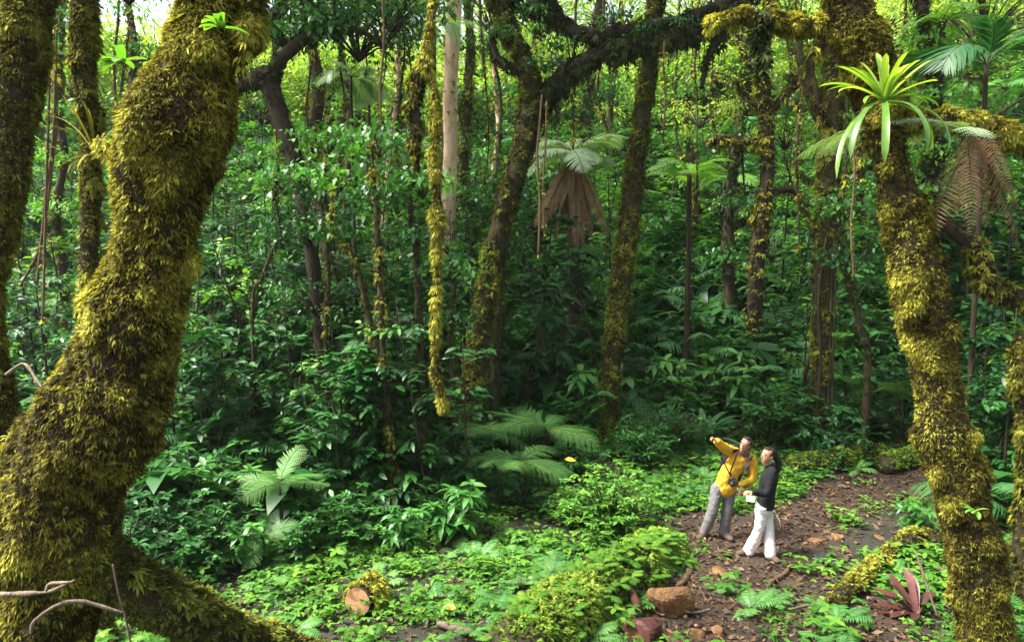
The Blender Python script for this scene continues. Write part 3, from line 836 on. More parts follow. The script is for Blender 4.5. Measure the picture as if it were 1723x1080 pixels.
# thin branched tree
tree('branched_tree', 'thin crooked tree with several bent mossy branches, beyond the small black stemmed tree fern', 'tree',
     [(1272, 470, 13), (1278, 400, 12), (1288, 330, 12), (1292, 260, 11), (1288, 190, 11), (1284, 130, 10), (1290, 60, 9), (1300, -20, 8), (1310, -120, 6)], 20,
     k=10, m=60, amp=.2, freq=2.5, seed=61, mossn=2400, mossmat='moss_olive', mosskw=dict(L=(.05, .12), k=4, kind='dia', dens=(1.6, .38)),
     limbs=[dict(pts=[(1290, 245, 8), (1250, 238, 7), (1215, 235, 6), (1185, 240, 4)], moss=250, hang=16, kw=dict(L=(.05, .12), k=4, kind='dia')),
            dict(pts=[(1288, 205, 7), (1312, 170, 6), (1330, 150, 5), (1336, 120, 4)], moss=160, hang=8, kw=dict(L=(.05, .12), k=4, kind='dia')),
            dict(pts=[(1290, 330, 6), (1330, 318, 6), (1352, 345, 5), (1372, 382, 4)], moss=160, hang=4, kw=dict(L=(.05, .12), k=4, kind='dia')),
            dict(pts=[(1285, 140, 6), (1258, 105, 5), (1240, 60, 4), (1232, 10, 3)], moss=120, hang=8, kw=dict(L=(.05, .12), k=4, kind='dia')),
            dict(pts=[(1288, 190, 5), (1262, 170, 4), (1230, 130, 3), (1195, 122, 2)], moss=120, hang=12, kw=dict(L=(.05, .12), k=4, kind='dia'))],
     crowns=[(1300, -60, 20, 'open', 'canopy', .9, 1.), (1215, 120, 20.4, 'sparse', 'far', .9, 3.), (1335, 130, 20.2, 'sparse', 'far', .7, 5.), (1260, 60, 20.6, 'sparse', 'far', .9, .3), (1180, 190, 20.6, 'sparse', 'far', .8, .3), (1350, 40, 20.6, 'sparse', 'canopy', .9, 2.3), (1320, 230, 20.8, 'sparse', 'far', .7, 4.3)])
# the big mossy tree on the right
KW10 = dict(L=(.020, .048), W=.2, k=7, kind='strip', out=.85, down=.3, side=.6, dens=(2.8, .455), bias=(-.1, -.1, 0), droop=.35, fine=6, lift=.07, fan=1.2, lw=.45, shade=.0, patch=.7)
t10, tb10 = tree('mossy_tree', 'curving trunk wrapped in yellow green moss at the right, bright bromeliad on it', 'tree',
     [(1655, 1100, 44.0), (1650, 1020, 40.5), (1642, 940, 39.6), (1625, 850, 39.6), (1594, 750, 36.1), (1574, 650, 34.3), (1568, 560, 35.2), (1546, 470, 37.0), (1527, 380, 29.9), (1506, 300, 23.8), (1490, 230, 28.2), (1486, 170, 35.2), (1468, 110, 34.3), (1443, 50, 31.7), (1422, -10, 30.8), (1400, -120, 28.2), (1370, -300, 24.6), (1350, -600, 21.1)], 7.9,
     bark='bark_moss', k=30, m=130, amp=.16, freq=2.4, seed=71, mossn=85000, mossmat='moss_gold', mosskw=KW10, flare=1.2, fuzz=22000,
     limbs=[dict(pts=[(1440, 70, 17), (1400, 50, 13), (1360, 44, 12), (1320, 38, 11), (1275, 30, 10), (1230, 30, 9), (1190, 45, 5)], moss=5000, kw=dict(L=(.02, .05), W=.2, kind='strip', k=7, out=.8, down=.4, dens=(3, .3)), hang=16, hl=(.08, .4)),
            dict(pts=[(1278, 25, 9), (1276, 60, 8), (1283, 100, 5), (1280, 130, 2)], bark='bark', moss=220, mat='moss_dark', hang=8, hl=(.1, .4)),
            dict(pts=[(1415, 50, 10), (1365, 95, 7), (1372, 150, 6), (1380, 190, 5), (1398, 215, 3)], moss=150, hang=6, hl=(.05, .3)),
            dict(pts=[(1495, 200, 24), (1540, 205, 16), (1600, 200, 14), (1650, 212, 15), (1690, 225, 14), (1723, 238, 14), (1790, 262, 14)], moss=5000, kw=dict(L=(.02, .05), W=.2, kind='strip', k=7, out=.8, down=.4, dens=(3, .34)), hang=8, hl=(.1, .4)),
            dict(pts=[(1590, 380, 10), (1640, 420, 14), (1655, 465, 15), (1680, 490, 15), (1723, 503, 15), (1790, 510, 15)], bark='bark', moss=500, mat='moss_olive', kw=dict(L=(.03, .07), k=7, out=.7, down=.3, dens=(3, .4)))],
     crowns=[(1340, -620, 8., 'broad', 'canopy', .8, 1.)])
# trunk at the right edge
tree('mossy_tree', 'short length of brown mossy trunk at the right picture edge', 'tree',
     [(1738, 760, 18.7), (1730, 700, 15.8), (1722, 650, 14.4), (1724, 600, 15.8), (1738, 560, 17.3), (1776, 500, 15.8), (1816, 400, 14.4), (1856, 100, 13.0)], 9.2,
     bark='bark_moss', k=14, m=60, amp=.16, freq=3, seed=81, mossn=6000, fuzz=3000, mosskw=dict(L=(.03, .08), k=7, dens=(3, .42)))
# tall pale trunk, mid distance
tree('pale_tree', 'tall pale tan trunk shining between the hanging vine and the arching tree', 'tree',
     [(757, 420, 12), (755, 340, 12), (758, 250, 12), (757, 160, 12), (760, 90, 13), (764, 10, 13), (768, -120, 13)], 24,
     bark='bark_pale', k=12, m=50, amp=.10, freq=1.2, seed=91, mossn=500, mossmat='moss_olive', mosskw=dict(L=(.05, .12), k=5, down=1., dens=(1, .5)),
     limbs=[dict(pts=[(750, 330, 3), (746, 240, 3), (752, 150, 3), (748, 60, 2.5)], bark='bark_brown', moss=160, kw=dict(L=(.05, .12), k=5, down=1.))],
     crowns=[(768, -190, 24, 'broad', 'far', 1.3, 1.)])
# ------------------------------------------------------------------ further trees on the slope
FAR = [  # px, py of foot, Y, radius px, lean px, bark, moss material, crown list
    (542, 300, 21, 15, -8, 'bark_brown', 'moss_gold', [(530, -60, 'open', 'canopy', 1.1), (560, 40, 'sparse', 'leaf_mid', .8), (470, -260, 'broad', 'canopy', 1.4)]),  # last crown added high out of view to cast shade
    (792, 320, 26, 11, -4, 'bark_brown', 'moss_olive', [(790, -70, 'broad', 'far', 1.1), (640, -150, 'broad', 'canopy', 1.3)]),  # second crown is an unseen addition, shading the slope
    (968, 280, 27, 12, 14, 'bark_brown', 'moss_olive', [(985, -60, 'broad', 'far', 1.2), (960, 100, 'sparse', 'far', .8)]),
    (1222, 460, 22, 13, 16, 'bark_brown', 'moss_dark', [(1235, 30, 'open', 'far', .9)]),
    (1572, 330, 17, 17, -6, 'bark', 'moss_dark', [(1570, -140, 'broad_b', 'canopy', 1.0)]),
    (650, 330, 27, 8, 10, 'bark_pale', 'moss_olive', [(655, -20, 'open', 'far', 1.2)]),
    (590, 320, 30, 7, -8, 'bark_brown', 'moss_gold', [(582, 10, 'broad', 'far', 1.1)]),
    (205, 330, 24, 9, 6, 'bark_brown', 'moss_olive', [(210, -70, 'open', 'canopy', 1.0), (330, -140, 'broad', 'canopy', 1.3)]),  # second crown added above the view for shade on the middle slope
    (98, 360, 20, 9, 5, 'bark', 'moss_olive', [(95, -60, 'open', 'canopy', .9), (190, -230, 'broad', 'canopy', 1.3)]),  # second crown, unseen, added to keep sun off the middle slope
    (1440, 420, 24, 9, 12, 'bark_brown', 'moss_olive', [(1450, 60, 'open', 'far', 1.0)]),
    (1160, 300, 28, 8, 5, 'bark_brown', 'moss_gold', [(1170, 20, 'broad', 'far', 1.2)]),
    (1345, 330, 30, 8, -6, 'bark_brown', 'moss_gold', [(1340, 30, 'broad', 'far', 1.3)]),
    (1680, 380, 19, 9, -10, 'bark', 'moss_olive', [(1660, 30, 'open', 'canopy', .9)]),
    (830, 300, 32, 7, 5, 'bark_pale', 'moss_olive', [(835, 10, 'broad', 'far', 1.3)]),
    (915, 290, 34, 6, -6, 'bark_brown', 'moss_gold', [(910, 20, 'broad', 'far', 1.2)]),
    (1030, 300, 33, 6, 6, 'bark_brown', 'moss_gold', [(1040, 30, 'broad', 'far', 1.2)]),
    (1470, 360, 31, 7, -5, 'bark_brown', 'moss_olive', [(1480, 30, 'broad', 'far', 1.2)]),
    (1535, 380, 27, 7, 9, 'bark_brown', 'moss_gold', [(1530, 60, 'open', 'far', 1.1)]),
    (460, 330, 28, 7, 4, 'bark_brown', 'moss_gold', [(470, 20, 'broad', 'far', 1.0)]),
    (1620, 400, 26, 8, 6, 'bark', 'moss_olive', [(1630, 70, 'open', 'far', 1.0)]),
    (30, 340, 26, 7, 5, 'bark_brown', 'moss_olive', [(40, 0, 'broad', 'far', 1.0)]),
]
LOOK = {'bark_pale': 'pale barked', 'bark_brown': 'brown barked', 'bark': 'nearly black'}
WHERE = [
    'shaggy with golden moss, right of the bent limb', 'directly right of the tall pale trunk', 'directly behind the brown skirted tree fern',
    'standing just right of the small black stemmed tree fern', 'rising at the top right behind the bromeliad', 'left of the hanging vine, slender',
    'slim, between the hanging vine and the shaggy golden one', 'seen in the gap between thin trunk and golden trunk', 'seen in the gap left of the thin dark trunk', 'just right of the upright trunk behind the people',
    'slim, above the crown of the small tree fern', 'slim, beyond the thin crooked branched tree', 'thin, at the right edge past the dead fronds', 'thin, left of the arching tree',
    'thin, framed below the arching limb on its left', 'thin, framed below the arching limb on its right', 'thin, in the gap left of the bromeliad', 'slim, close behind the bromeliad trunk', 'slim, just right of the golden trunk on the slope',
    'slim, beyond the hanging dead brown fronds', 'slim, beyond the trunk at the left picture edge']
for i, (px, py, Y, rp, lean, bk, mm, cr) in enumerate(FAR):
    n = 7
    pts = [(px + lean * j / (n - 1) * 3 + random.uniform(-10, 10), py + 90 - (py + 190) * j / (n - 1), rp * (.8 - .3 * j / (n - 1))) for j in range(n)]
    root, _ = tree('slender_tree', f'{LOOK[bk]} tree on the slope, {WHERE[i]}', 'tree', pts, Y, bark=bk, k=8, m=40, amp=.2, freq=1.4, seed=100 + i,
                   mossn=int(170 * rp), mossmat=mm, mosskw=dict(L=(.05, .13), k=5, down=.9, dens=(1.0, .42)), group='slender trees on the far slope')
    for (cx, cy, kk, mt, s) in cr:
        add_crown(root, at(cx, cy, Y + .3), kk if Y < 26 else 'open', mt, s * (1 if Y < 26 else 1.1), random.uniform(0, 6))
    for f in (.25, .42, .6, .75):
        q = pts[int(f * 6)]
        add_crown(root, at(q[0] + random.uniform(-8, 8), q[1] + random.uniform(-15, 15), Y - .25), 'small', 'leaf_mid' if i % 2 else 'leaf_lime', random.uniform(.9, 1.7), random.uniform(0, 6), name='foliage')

# ------------------------------------------------------------------ hanging vines and thin climbing stems
def vine(label, pts, Y, mat='moss_gold', mossn=500, bark='bark_brown', kw=None, cat='vine', name='hanging_vine', group=None, hangn=0, grounded=False, seed=1):
    P, r = pxpath(pts, Y)
    if grounded: P, r = to_ground(P, r, 1.)
    root = thing(name, P[-1], label, cat, group)
    tb = Tube(P, r, k=8, m=len(P) * 8, amp=.25, freq=5, seed=seed)
    g = Geo(); tb.into(g); child(g, 'stem', [M[bark]], root)
    if mossn:
        gm = Geo(); moss(gm, tb, mossn, seed=seed, **(kw or dict(L=(.03, .08), k=7, out=.5, down=.8, dens=(3, .3))))
        if hangn: hang(gm, tb, hangn, seed=seed)
        child(gm, 'moss', [M[mat]], root)
    return root


vine('long hanging vine furred with golden moss, its free tip curling over the ferns',
     [(748, 690, 3.1), (742, 660, 5.8), (733, 620, 4.7), (732, 560, 3.1), (734, 500, 3.1), (735, 430, 3.6), (736, 380, 6.2), (734, 320, 5.2), (730, 260, 3.6), (733, 200, 4.2), (728, 150, 4.2), (716, 100, 3.6), (722, 60, 2.6), (728, 0, 2.6), (734, -120, 2.1), (742, -300, 1.6)], 9.2, mossn=3600, seed=3, kw=dict(L=(.02, .05), W=.22, k=7, kind='strip', out=.6, down=.8, dens=(3, .25)))
vine('short thick clump of hanging moss beside the top of the long golden vine',
     [(700, 285, 3.0), (698, 240, 6.8), (697, 190, 8.2), (700, 150, 10.5), (708, 120, 9.0), (716, 95, 3.8), (726, 20, 2.2), (732, -120, 2.2)], 9.4, mat='moss_olive', mossn=1300, seed=5, hangn=18)
STEMS = [
    ('mossy sapling stem standing left of the long vine, brown where it meets the shrubs', [(660, 800, 6), (653, 700, 6), (645, 600, 6), (640, 500, 5), (636, 420, 5), (632, 330, 4)], 12.2, 'moss_olive', 420),
    ('crooked thin stem leaning left, joining the undergrowth left of the vine', [(640, 620, 6), (622, 540, 5), (604, 460, 5), (590, 425, 4), (560, 390, 3)], 12.6, 'moss_olive', 260),
    ('dark double stem with brown moss directly behind the tip of the long vine', [(716, 850, 8), (714, 740, 8), (709, 640, 8), (706, 560, 7), (703, 480, 6), (700, 400, 5)], 12.6, 'moss_dark', 420),
    ('very dark upright stem between the vine tip and the leaning arching tree', [(768, 780, 6), (764, 700, 6), (762, 620, 5), (758, 540, 4)], 13.2, 'moss_dark', 200),
    ('dark stem close against the right side of the arching trunk', [(832, 640, 8), (836, 560, 8), (842, 480, 7), (850, 420, 5)], 15.2, 'moss_dark', 300),
    ('thin stem rising from the ground shrubs by the bent fern at lower left', [(548, 560, 4), (552, 480, 4), (548, 400, 4), (540, 330, 3)], 14, 'moss_olive', 160),
    ('bent dark stem low on the slope left of the crooked thin one', [(425, 520, 3), (440, 470, 3), (455, 430, 2.5), (470, 390, 2)], 14, 'moss_dark', 160),
    ('crooked dark stem on the slope between the two right hand trunks', [(1460, 600, 6), (1448, 560, 5.5), (1440, 510, 5), (1425, 470, 4), (1420, 440, 3)], 15, 'moss_dark', 300),
]
for i, (lb, pts, Y, mm, n) in enumerate(STEMS):
    q = pts[-1]; pts = pts + [(q[0] + random.uniform(-12, 12), q[1] - 70, 2.), (q[0] + random.uniform(-15, 15), q[1] - 130, .8)]
    rt = vine(lb, pts, Y, mat=mm, mossn=n * 2, bark='bark_moss', cat='stem', name='climber_stem', grounded=True, seed=200 + i, kw=dict(L=(.03, .07), k=6, dens=(2, .35)), group='thin mossy stems in the undergrowth')
    add_crown(rt, at(pts[-1][0], pts[-1][1] + 40, Y), 'small', 'leaf_mid', 1.2, i, name='foliage')
    add_crown(rt, at(pts[-3][0], pts[-3][1], Y + .1), 'small', 'leaf_dark', 1., i, name='foliage')
LIANA = [
    ('pale thin liana in the gap beside the left edge trunk', [(62, 480, 2), (70, 400, 2), (78, 320, 2), (88, 250, 2), (92, 180, 2), (95, 60, 2), (100, -90, 2)], 9),
    ('pale liana curving down beside the thin dark trunk', [(35, 480, 2), (62, 430, 2.5), (75, 380, 2.5), (85, 300, 2.5), (95, 200, 2.5), (92, 100, 2), (96, -90, 2)], 9.3),
    ('thin straight liana nearest the thin dark trunk', [(72, 540, 2), (74, 460, 2), (76, 380, 2), (80, 250, 2), (84, 120, 2), (90, -80, 2)], 8.7),
    ('thin dark liana hanging left of the skirted tree fern', [(906, 430, 1.8), (908, 340, 1.8), (904, 260, 1.8), (908, 210, 1.6), (912, 160, 1.5)], 14.2),
    ('second thin dark liana beside the first, left of the skirted tree fern', [(916, 400, 1.5), (914, 320, 1.5), (918, 240, 1.5), (920, 170, 1.5)], 14.2),
    ('thin liana hanging down beside the upright trunk behind the people', [(1437, 470, 1.8), (1432, 380, 1.8), (1438, 300, 1.8), (1436, 220, 1.8), (1440, 100, 1.6), (1446, -60, 1.5)], 12),
    ('thin pale liana at the upper right beside the dead brown fronds', [(1668, 345, 2), (1672, 290, 2), (1664, 235, 2), (1672, 200, 2)], 7.8),
    ('long thin liana left of the pale trunk near the picture top', [(642, 240, 2), (640, 150, 2), (646, 60, 2), (640, -60, 2)], 14),
    ('long thin liana under the middle of the arching limb', [(1116, 220, 1.6), (1120, 160, 1.6), (1116, 110, 1.6), (1118, 70, 1.6)], 14),
]
for i, (lb, pts, Y) in enumerate(LIANA):
    vine(lb, pts, Y, mossn=60, bark='root', cat='liana', name='liana', seed=300 + i, group='thin hanging lianas', kw=dict(L=(.02, .05), k=4))

# mossy strands hanging from the canopy over the slope
rg_ = np.random.default_rng(77)
STR = [(615, 60, 330), (640, 40, 260), (672, 80, 330), (690, 40, 200), (790, 60, 260), (812, 90, 340), (838, 120, 300), (1010, 60, 230), (1140, 90, 300), (1175, 140, 330), (1205, 60, 250), (1255, 170, 400), (1325, 120, 330), (1345, 200, 420), (1420, 100, 380), (1520, 120, 330), (470, 100, 300), (520, 90, 260), (575, 120, 330), (215, 60, 250), (190, 140, 330), (965, 150, 260)]
for i, (px, y0, y1) in enumerate(STR):
    Y = rg_.uniform(14, 24); n = 7
    pts = [(px + rg_.normal() * 5 + (j - 3) * rg_.uniform(-3, 3), y1 - (y1 - y0 + 260) * j / (n - 1), 2.2 * rg_.uniform(.5, 1.1)) for j in range(n)]
    vine('thin mossy strand hanging down from the canopy over the far slope', pts, Y, mat='moss_gold' if i % 2 else 'moss_olive', mossn=260, cat='vine', name='mossy_strand', seed=500 + i,
         kw=dict(L=(.04, .10), k=4, kind='dia', out=.5, down=.9, dens=(1.5, .38), lift=.02), group='mossy strands hanging over the far slope')
# ------------------------------------------------------------------ ferns, tree ferns, palms
FM = {}


def frond_mesh(key, mat, seed=0, **kw):
    k = (key, mat, seed)
    if k not in FM:
        g = Geo(); frond(g, (0, 0, 0), 0, seed=seed + 900, smat=1, **kw)
        FM[k] = g.mesh('frond', [M[mat], M['stem']])
    return FM[k]


def fern(name, label, cat, P, n, L, key, mat, elev=(.5, 1.1), arch=1.2, stem=0., bark='bark', group=None, az0=0., spread=6.283, tilt=.3, kw=None, dead=0, deadkw=None, stem_r=.05, seed=1, tint=.5, deadel=.8):
    """crown of separate fronds; stem = trunk length below the crown"""
    rg = np.random.default_rng(seed)
    base = np.array(P, float)
    foot = base - (0, 0, stem) if stem else base
    root = thing(name, foot, label, cat, group)
    if stem:
        g = Geo(); Tube([foot - (0, 0, .2), foot + (.02, 0, stem * .5), base + (0, 0, .03)], [stem_r * 1.15, stem_r, stem_r * .85], k=9, m=30, amp=.25, freq=9, seed=seed).into(g)
        child(g, 'trunk', [M[bark]], root)
    for i in range(n):
        kk = dict(L=1.0, arch=arch, elev=0, n=30, wid=.24, pw=.05, sub=0, tint=tint)
        kk.update(kw or {})
        kk['elev'] = 0
        v = i % 3
        kk['arch'] = arch * (.65 + .35 * v)
        kk['swing'] = (-.45, .35, .1)[v]
        e = rg.uniform(*elev)
        link('frond', frond_mesh(key, mat, v, **kk), root, loc=base - foot, rot=(rg.normal() * tilt, -e, az0 + spread * (i + rg.uniform(-.3, .3)) / n), scale=L * rg.uniform(.65, 1.12))
    for i in range(dead):
        kk = dict(L=1.0, arch=.25, elev=0, n=26, wid=.17, pw=.035, tint=.5); kk.update(deadkw or {})
        link('dead_frond', frond_mesh(key + 'dead', 'dead', i % 3, **kk), root, loc=base - foot + rg.normal(size=3) * .05, rot=(rg.normal() * .45, rg.uniform(deadel, 1.52), rg.uniform(0, 6.283)), scale=L * rg.uniform(.35, 1.05) * np.array((1, rg.uniform(.6, 1.3), 1)))
    return root


FK = dict(n=22, wid=.33, pw=.023, sub=9)
FK2 = dict(n=26, wid=.26, pw=.045, sub=0)


def scale_at(px_len, Y):
    return px_len * Y / F


def gdrop(P):
    return max(.15, P[2] - float(ground(P[0], P[1])))


def on_slope(px, py, hgt, lo=10., hi=60.):
    ys = np.linspace(lo, hi, 400); d_ = ray(px, py)
    P_ = CAM + d_ * (ys / d_[1])[:, None]
    gap = P_[:, 2] - ground(P_[:, 0], P_[:, 1])
    k = np.argmax(gap < hgt) if (gap < hgt).any() else int(np.argmin(gap))
    return P_[k]


FERNS = []
NEAR = [  # label, crown px, Y, frond px, n, elev, arch, mat, tint
    ('large fresh green fern spreading its fronds against the foot of the leaning right trunk', 918, 722, 12.0, 115, 12, (-.1, .65), .8, 'fern', .7),
    ('big blue green fern sprawling left of the fresh green one', 832, 728, 12.3, 95, 12, (-.1, .6), 1.0, 'fern', .55),
    ('fern with layered fronds just above and behind the sprawling pair of ferns', 872, 650, 13.6, 80, 11, (-.15, .5), .9, 'fern', .45),
    ('low fern under the sprawling pair, above the yellow leaf', 872, 775, 11.7, 95, 12, (-.1, .6), .9, 'fern', .5),
    ('bright fern with upright arching fronds, left of the brown sapling stem', 470, 815, 10.2, 105, 11, (-.1, 1.0), .9, 'fern', .65),
    ('wide soft fern low among the shrubs near the golden trunk', 440, 905, 9.6, 65, 11, (-.1, .7), 1.1, 'fern', .5),
    ('small dark fern high on the slope right of the golden trunk', 362, 545, 14, 70, 8, (.2, .6), 1.2, 'fern', .3),
    ('small fern beside the foot of the dark double stem', 690, 800, 11.6, 60, 8, (.4, .9), 1.1, 'fern', .5),
    ('fern fanning out behind the mossy log, left of the bromeliad trunk', 1480, 660, 16.5, 90, 9, (.2, .7), 1., 'fern', .4),
    ('fern on the shaded slope left of the upright trunk', 1440, 690, 16, 60, 8, (.3, .8), 1., 'fern', .35),
    ('pale fern by the right picture edge behind the bromeliad trunk', 1672, 560, 13, 80, 8, (.2, .8), 1., 'fern', .6),
    ('small pale fern on the mossy log at the bottom', 930, 965, 8.9, 45, 7, (.4, .9), 1., 'fern', .9),
]
for i, (lb, px, py, Y, Lp, n, el, ar, mt, ti) in enumerate(NEAR):
    hgt = Lp > 80
    P = on_slope(px, py, .95 if hgt else .4, 8.0, 30.); Y = P[1]; FERNS.append((P[0], P[1], scale_at(Lp, Y)))
    fern('fern', lb, 'fern', P, n, scale_at(Lp, Y), 'near', mt, elev=el, arch=ar, stem=gdrop(P), stem_r=.03, kw=dict(FK), seed=400 + i, tint=ti)

# tree ferns
P = at(965, 258, 19.5); TY = 19.5
tfr = fern('tree_fern', 'tree fern with silvery crown and a thick brown skirt of dead hanging fronds', 'tree fern', P, 18, scale_at(118, TY), 'silver', 'silver', elev=(.0, .8), arch=1.25, stem=gdrop(P), stem_r=.16,
     kw=dict(n=26, wid=.30, pw=.036), dead=46, deadel=1.0, deadkw=dict(wid=.16, pw=.03, n=32, L=1.35, pang=.8), seed=11, bark='bark_brown')
for cx, cy, s_, mt_ in ((955, 440, .75, 'leaf_dark'), (975, 500, .85, 'leaf_mid'), (950, 560, .9, 'leaf_dark')):
    add_crown(tfr, at(cx, cy, 19.1), 'sparse', mt_, s_, cx, name='foliage')
P = at(1160, 298, 18.5)
fern('tree_fern', 'small tree fern with a slender black stem and bright green umbrella crown', 'tree fern', P, 12, scale_at(95, 17.5), 'umb', 'leaf_lime', elev=(.25, .95), arch=1.25, stem=gdrop(P), stem_r=.07,
     kw=dict(n=26, wid=.30, pw=.034), seed=12, tint=.85)
P = at(1478, 205, 8.15)
root = fern('fern', 'silvery fern perched on the right trunk behind the bromeliad', 'fern', P, 8, scale_at(150, 8.2), 'silver2', 'silver', elev=(-.35, .15), arch=.6, stem=0, az0=-.5, spread=4.6,
            kw=dict(n=34, wid=.22, pw=.017, sub=10), seed=21, tint=.25)
P = at(1635, 222, 7.75)
fern('dead_fern', 'hanging mass of rusty brown dead fern fronds under the mossy limb, upper right', 'dead fern', P, 5, scale_at(140, 8.), 'silver3', 'silver', elev=(-.1, .35), arch=.5, stem=0, az0=2.2, spread=2.6,
     kw=dict(n=30, wid=.24, pw=.02, sub=8), dead=15, deadkw=dict(n=30, wid=.22, pw=.024, L=1.5, arch=.4, pang=.35, pdroop=.4, start=.04), seed=31)

MORE = [
    ('tree fern at the top edge directly left of the pale trunk, silver fronds', 728, 40, 21, 85, 9, 'silver', (.0, .6)),
    ('tree fern low behind the pale trunk with drooping silver fronds', 790, 165, 23, 70, 9, 'silver', (.1, .6)),
    ('tree fern at the upper right corner, deep green', 1690, 150, 15, 120, 10, 'leaf_mid', (.2, .6)),
    ('tree fern at the top edge right of the leaning dark trunk', 1585, 40, 17, 110, 10, 'leaf_lime', (.2, .6)),
    ('small tree fern in the top left gap between the mossy trunks', 195, 120, 18, 70, 9, 'leaf_mid', (.2, .6)),
    ('tree fern with brown skirt beside the thin crooked branched tree', 1228, 305, 22, 70, 9, 'leaf_lime', (.2, .7)),
    ('tree fern with tan skirt just left of the pale trunk', 690, 250, 25, 65, 9, 'silver', (.2, .7)),
    ('tree fern with tan skirt in the far light left of the shaggy golden tree', 430, 120, 24, 70, 9, 'leaf_lime', (.2, .7)),
]
for i, (lb, px, py, Y, Lp, n, mt, el) in enumerate(MORE):
    P = on_slope(px, py, random.uniform(3.0, 4.2), 14.) if py > 60 else at(px, py, Y)
    Y = P[1]
    fern('tree_fern', lb, 'tree fern', P, n, scale_at(Lp, Y), 'far', mt, elev=el, arch=1.6, stem=gdrop(P), stem_r=.09, kw=dict(n=26, wid=.28, pw=.036), seed=60 + i,
         dead=12 if 'skirt' in lb else 0, deadkw=dict(wid=.14, pw=.04, n=28, L=1.1), bark='bark_brown')

# palms: long stiff leaflets
PK = dict(n=30, wid=.42, pw=.035, sub=0, pdroop=.45, pang=.75, start=.2)
PALM = [
    ('understory palm with a broad comb of leaflets, right of the long golden vine', 775, 395, 14.5, 95, 7, (.1, .7), 'palm'),
    ('palm with drooping blue green leaflets left of the hanging moss clump', 620, 300, 15, 95, 8, (.3, .9), 'palm'),
    ('palm with long dark leaflets at the lower right edge behind the bromeliad trunk', 1700, 520, 12.5, 110, 9, (.2, .8), 'palm'),
    ('palm with upright fronds at the top right corner', 1660, 110, 13, 140, 8, (.5, 1.0), 'palm'),
    ('palm with hanging fan of leaflets near the top, left of the moss clump', 590, 130, 18, 80, 8, (.1, .7), 'silver'),
    ('palm on the left slope behind the thin dark trunk', 60, 520, 12, 80, 8, (.3, .9), 'palm'),
]
for i, (lb, px, py, Y, Lp, n, el, mt) in enumerate(PALM):
    P = on_slope(px, py, random.uniform(1.2, 2.0), 11.5) if py > 250 else at(px, py, Y); Y = P[1]
    fern('palm', lb, 'palm', P, n, scale_at(Lp, Y), 'palm', mt, elev=el, arch=1.5, stem=gdrop(P), stem_r=.045, kw=dict(PK), seed=90 + i, tint=.5)

# broad strap leaved plant behind the man
def strap_plant(name, label, cat, P, specs, mats, W, fold=.3, tip=.6, seed=1, group=None, part='leaf', rot=None):
    rg = np.random.default_rng(seed)
    root = thing(name, P, label, cat, group)
    for (az, el, L, ar, w, ti) in specs:
        g = Geo(); blade(g, (0, 0, 0), 0, el, L, W * w, ar, tint=ti, fold=fold, tip=tip, m=12)
        link(part, g.mesh(part, mats), root, rot=(0, 0, az))
    if rot: root.rotation_euler = rot
    return root


rg = np.random.default_rng(5)
specs_ = [(i * 2.4, rg.uniform(.6, 1.3), rg.uniform(.75, 1.25), rg.uniform(.9, 1.8), rg.uniform(.8, 1.2), rg.uniform(.3, .8)) for i in range(17)]
P = hit(1182, 752); strap_plant('strap_leaved_plant', 'broad strap leaved plant with arching leaves behind the pointing man', 'plant', P, specs_, [M['palm']], .13)
# bromeliad on the right trunk
P = at(1487, 172, 7.35)
rg = np.random.default_rng(8)
specs_ = []
for az, el, L, ar in [(1.5, 1.35, .58, .5), (1.1, 1.15, .55, .6), (2.2, 1.2, .52, .5), (0.35, .75, .82, .35), (.1, .55, .62, .5), (.7, .95, .62, .5), (2.75, .65, .66, .9), (3.2, .85, .60, .7), (3.5, .4, .68, 1.0), (2.9, 1.05, .50, .6), (4.2, 1.2, .48, .5), (5.0, 1.25, .5, .6), (5.6, 1.1, .48, .7), (4.6, .95, .42, .8),
                      (4.9, .1, .74, 1.75), (4.3, .0, .8, 1.7), (5.5, .1, .72, 1.8), (3.7, -.1, .95, 1.3), (5.9, .0, .6, 1.9), (3.95, .1, .86, 1.6), (6.1, .3, .55, 1.2)]:
    if el <= .1: el, L, ar = el - .25, L * 1.25, ar * .95
    specs_.append((az, el, L, ar, rg.uniform(.8, 1.1), .2 + .45 * (el > .3) + rg.uniform(-.12, .2)))
    if el > .2: specs_.append((az + rg.uniform(.15, .4), el + rg.uniform(-.2, .2), L * rg.uniform(.6, .95), ar + .2, rg.uniform(.7, 1.), .1 + .4 * rg.uniform()))
M['brom'] = leaf_mat('bromeliad_leaf', [(0, (.04, .10, .02)), (.3, (.10, .21, .03)), (.7, (.27, .40, .045)), (1, (.48, .56, .09))], trans=.35, rough=.38, rnd=0)
strap_plant('bromeliad', 'bright yellow green bromeliad perched on the mossy trunk at the upper right', 'bromeliad', P, specs_, [M['brom']], .066, fold=.35, tip=.8)
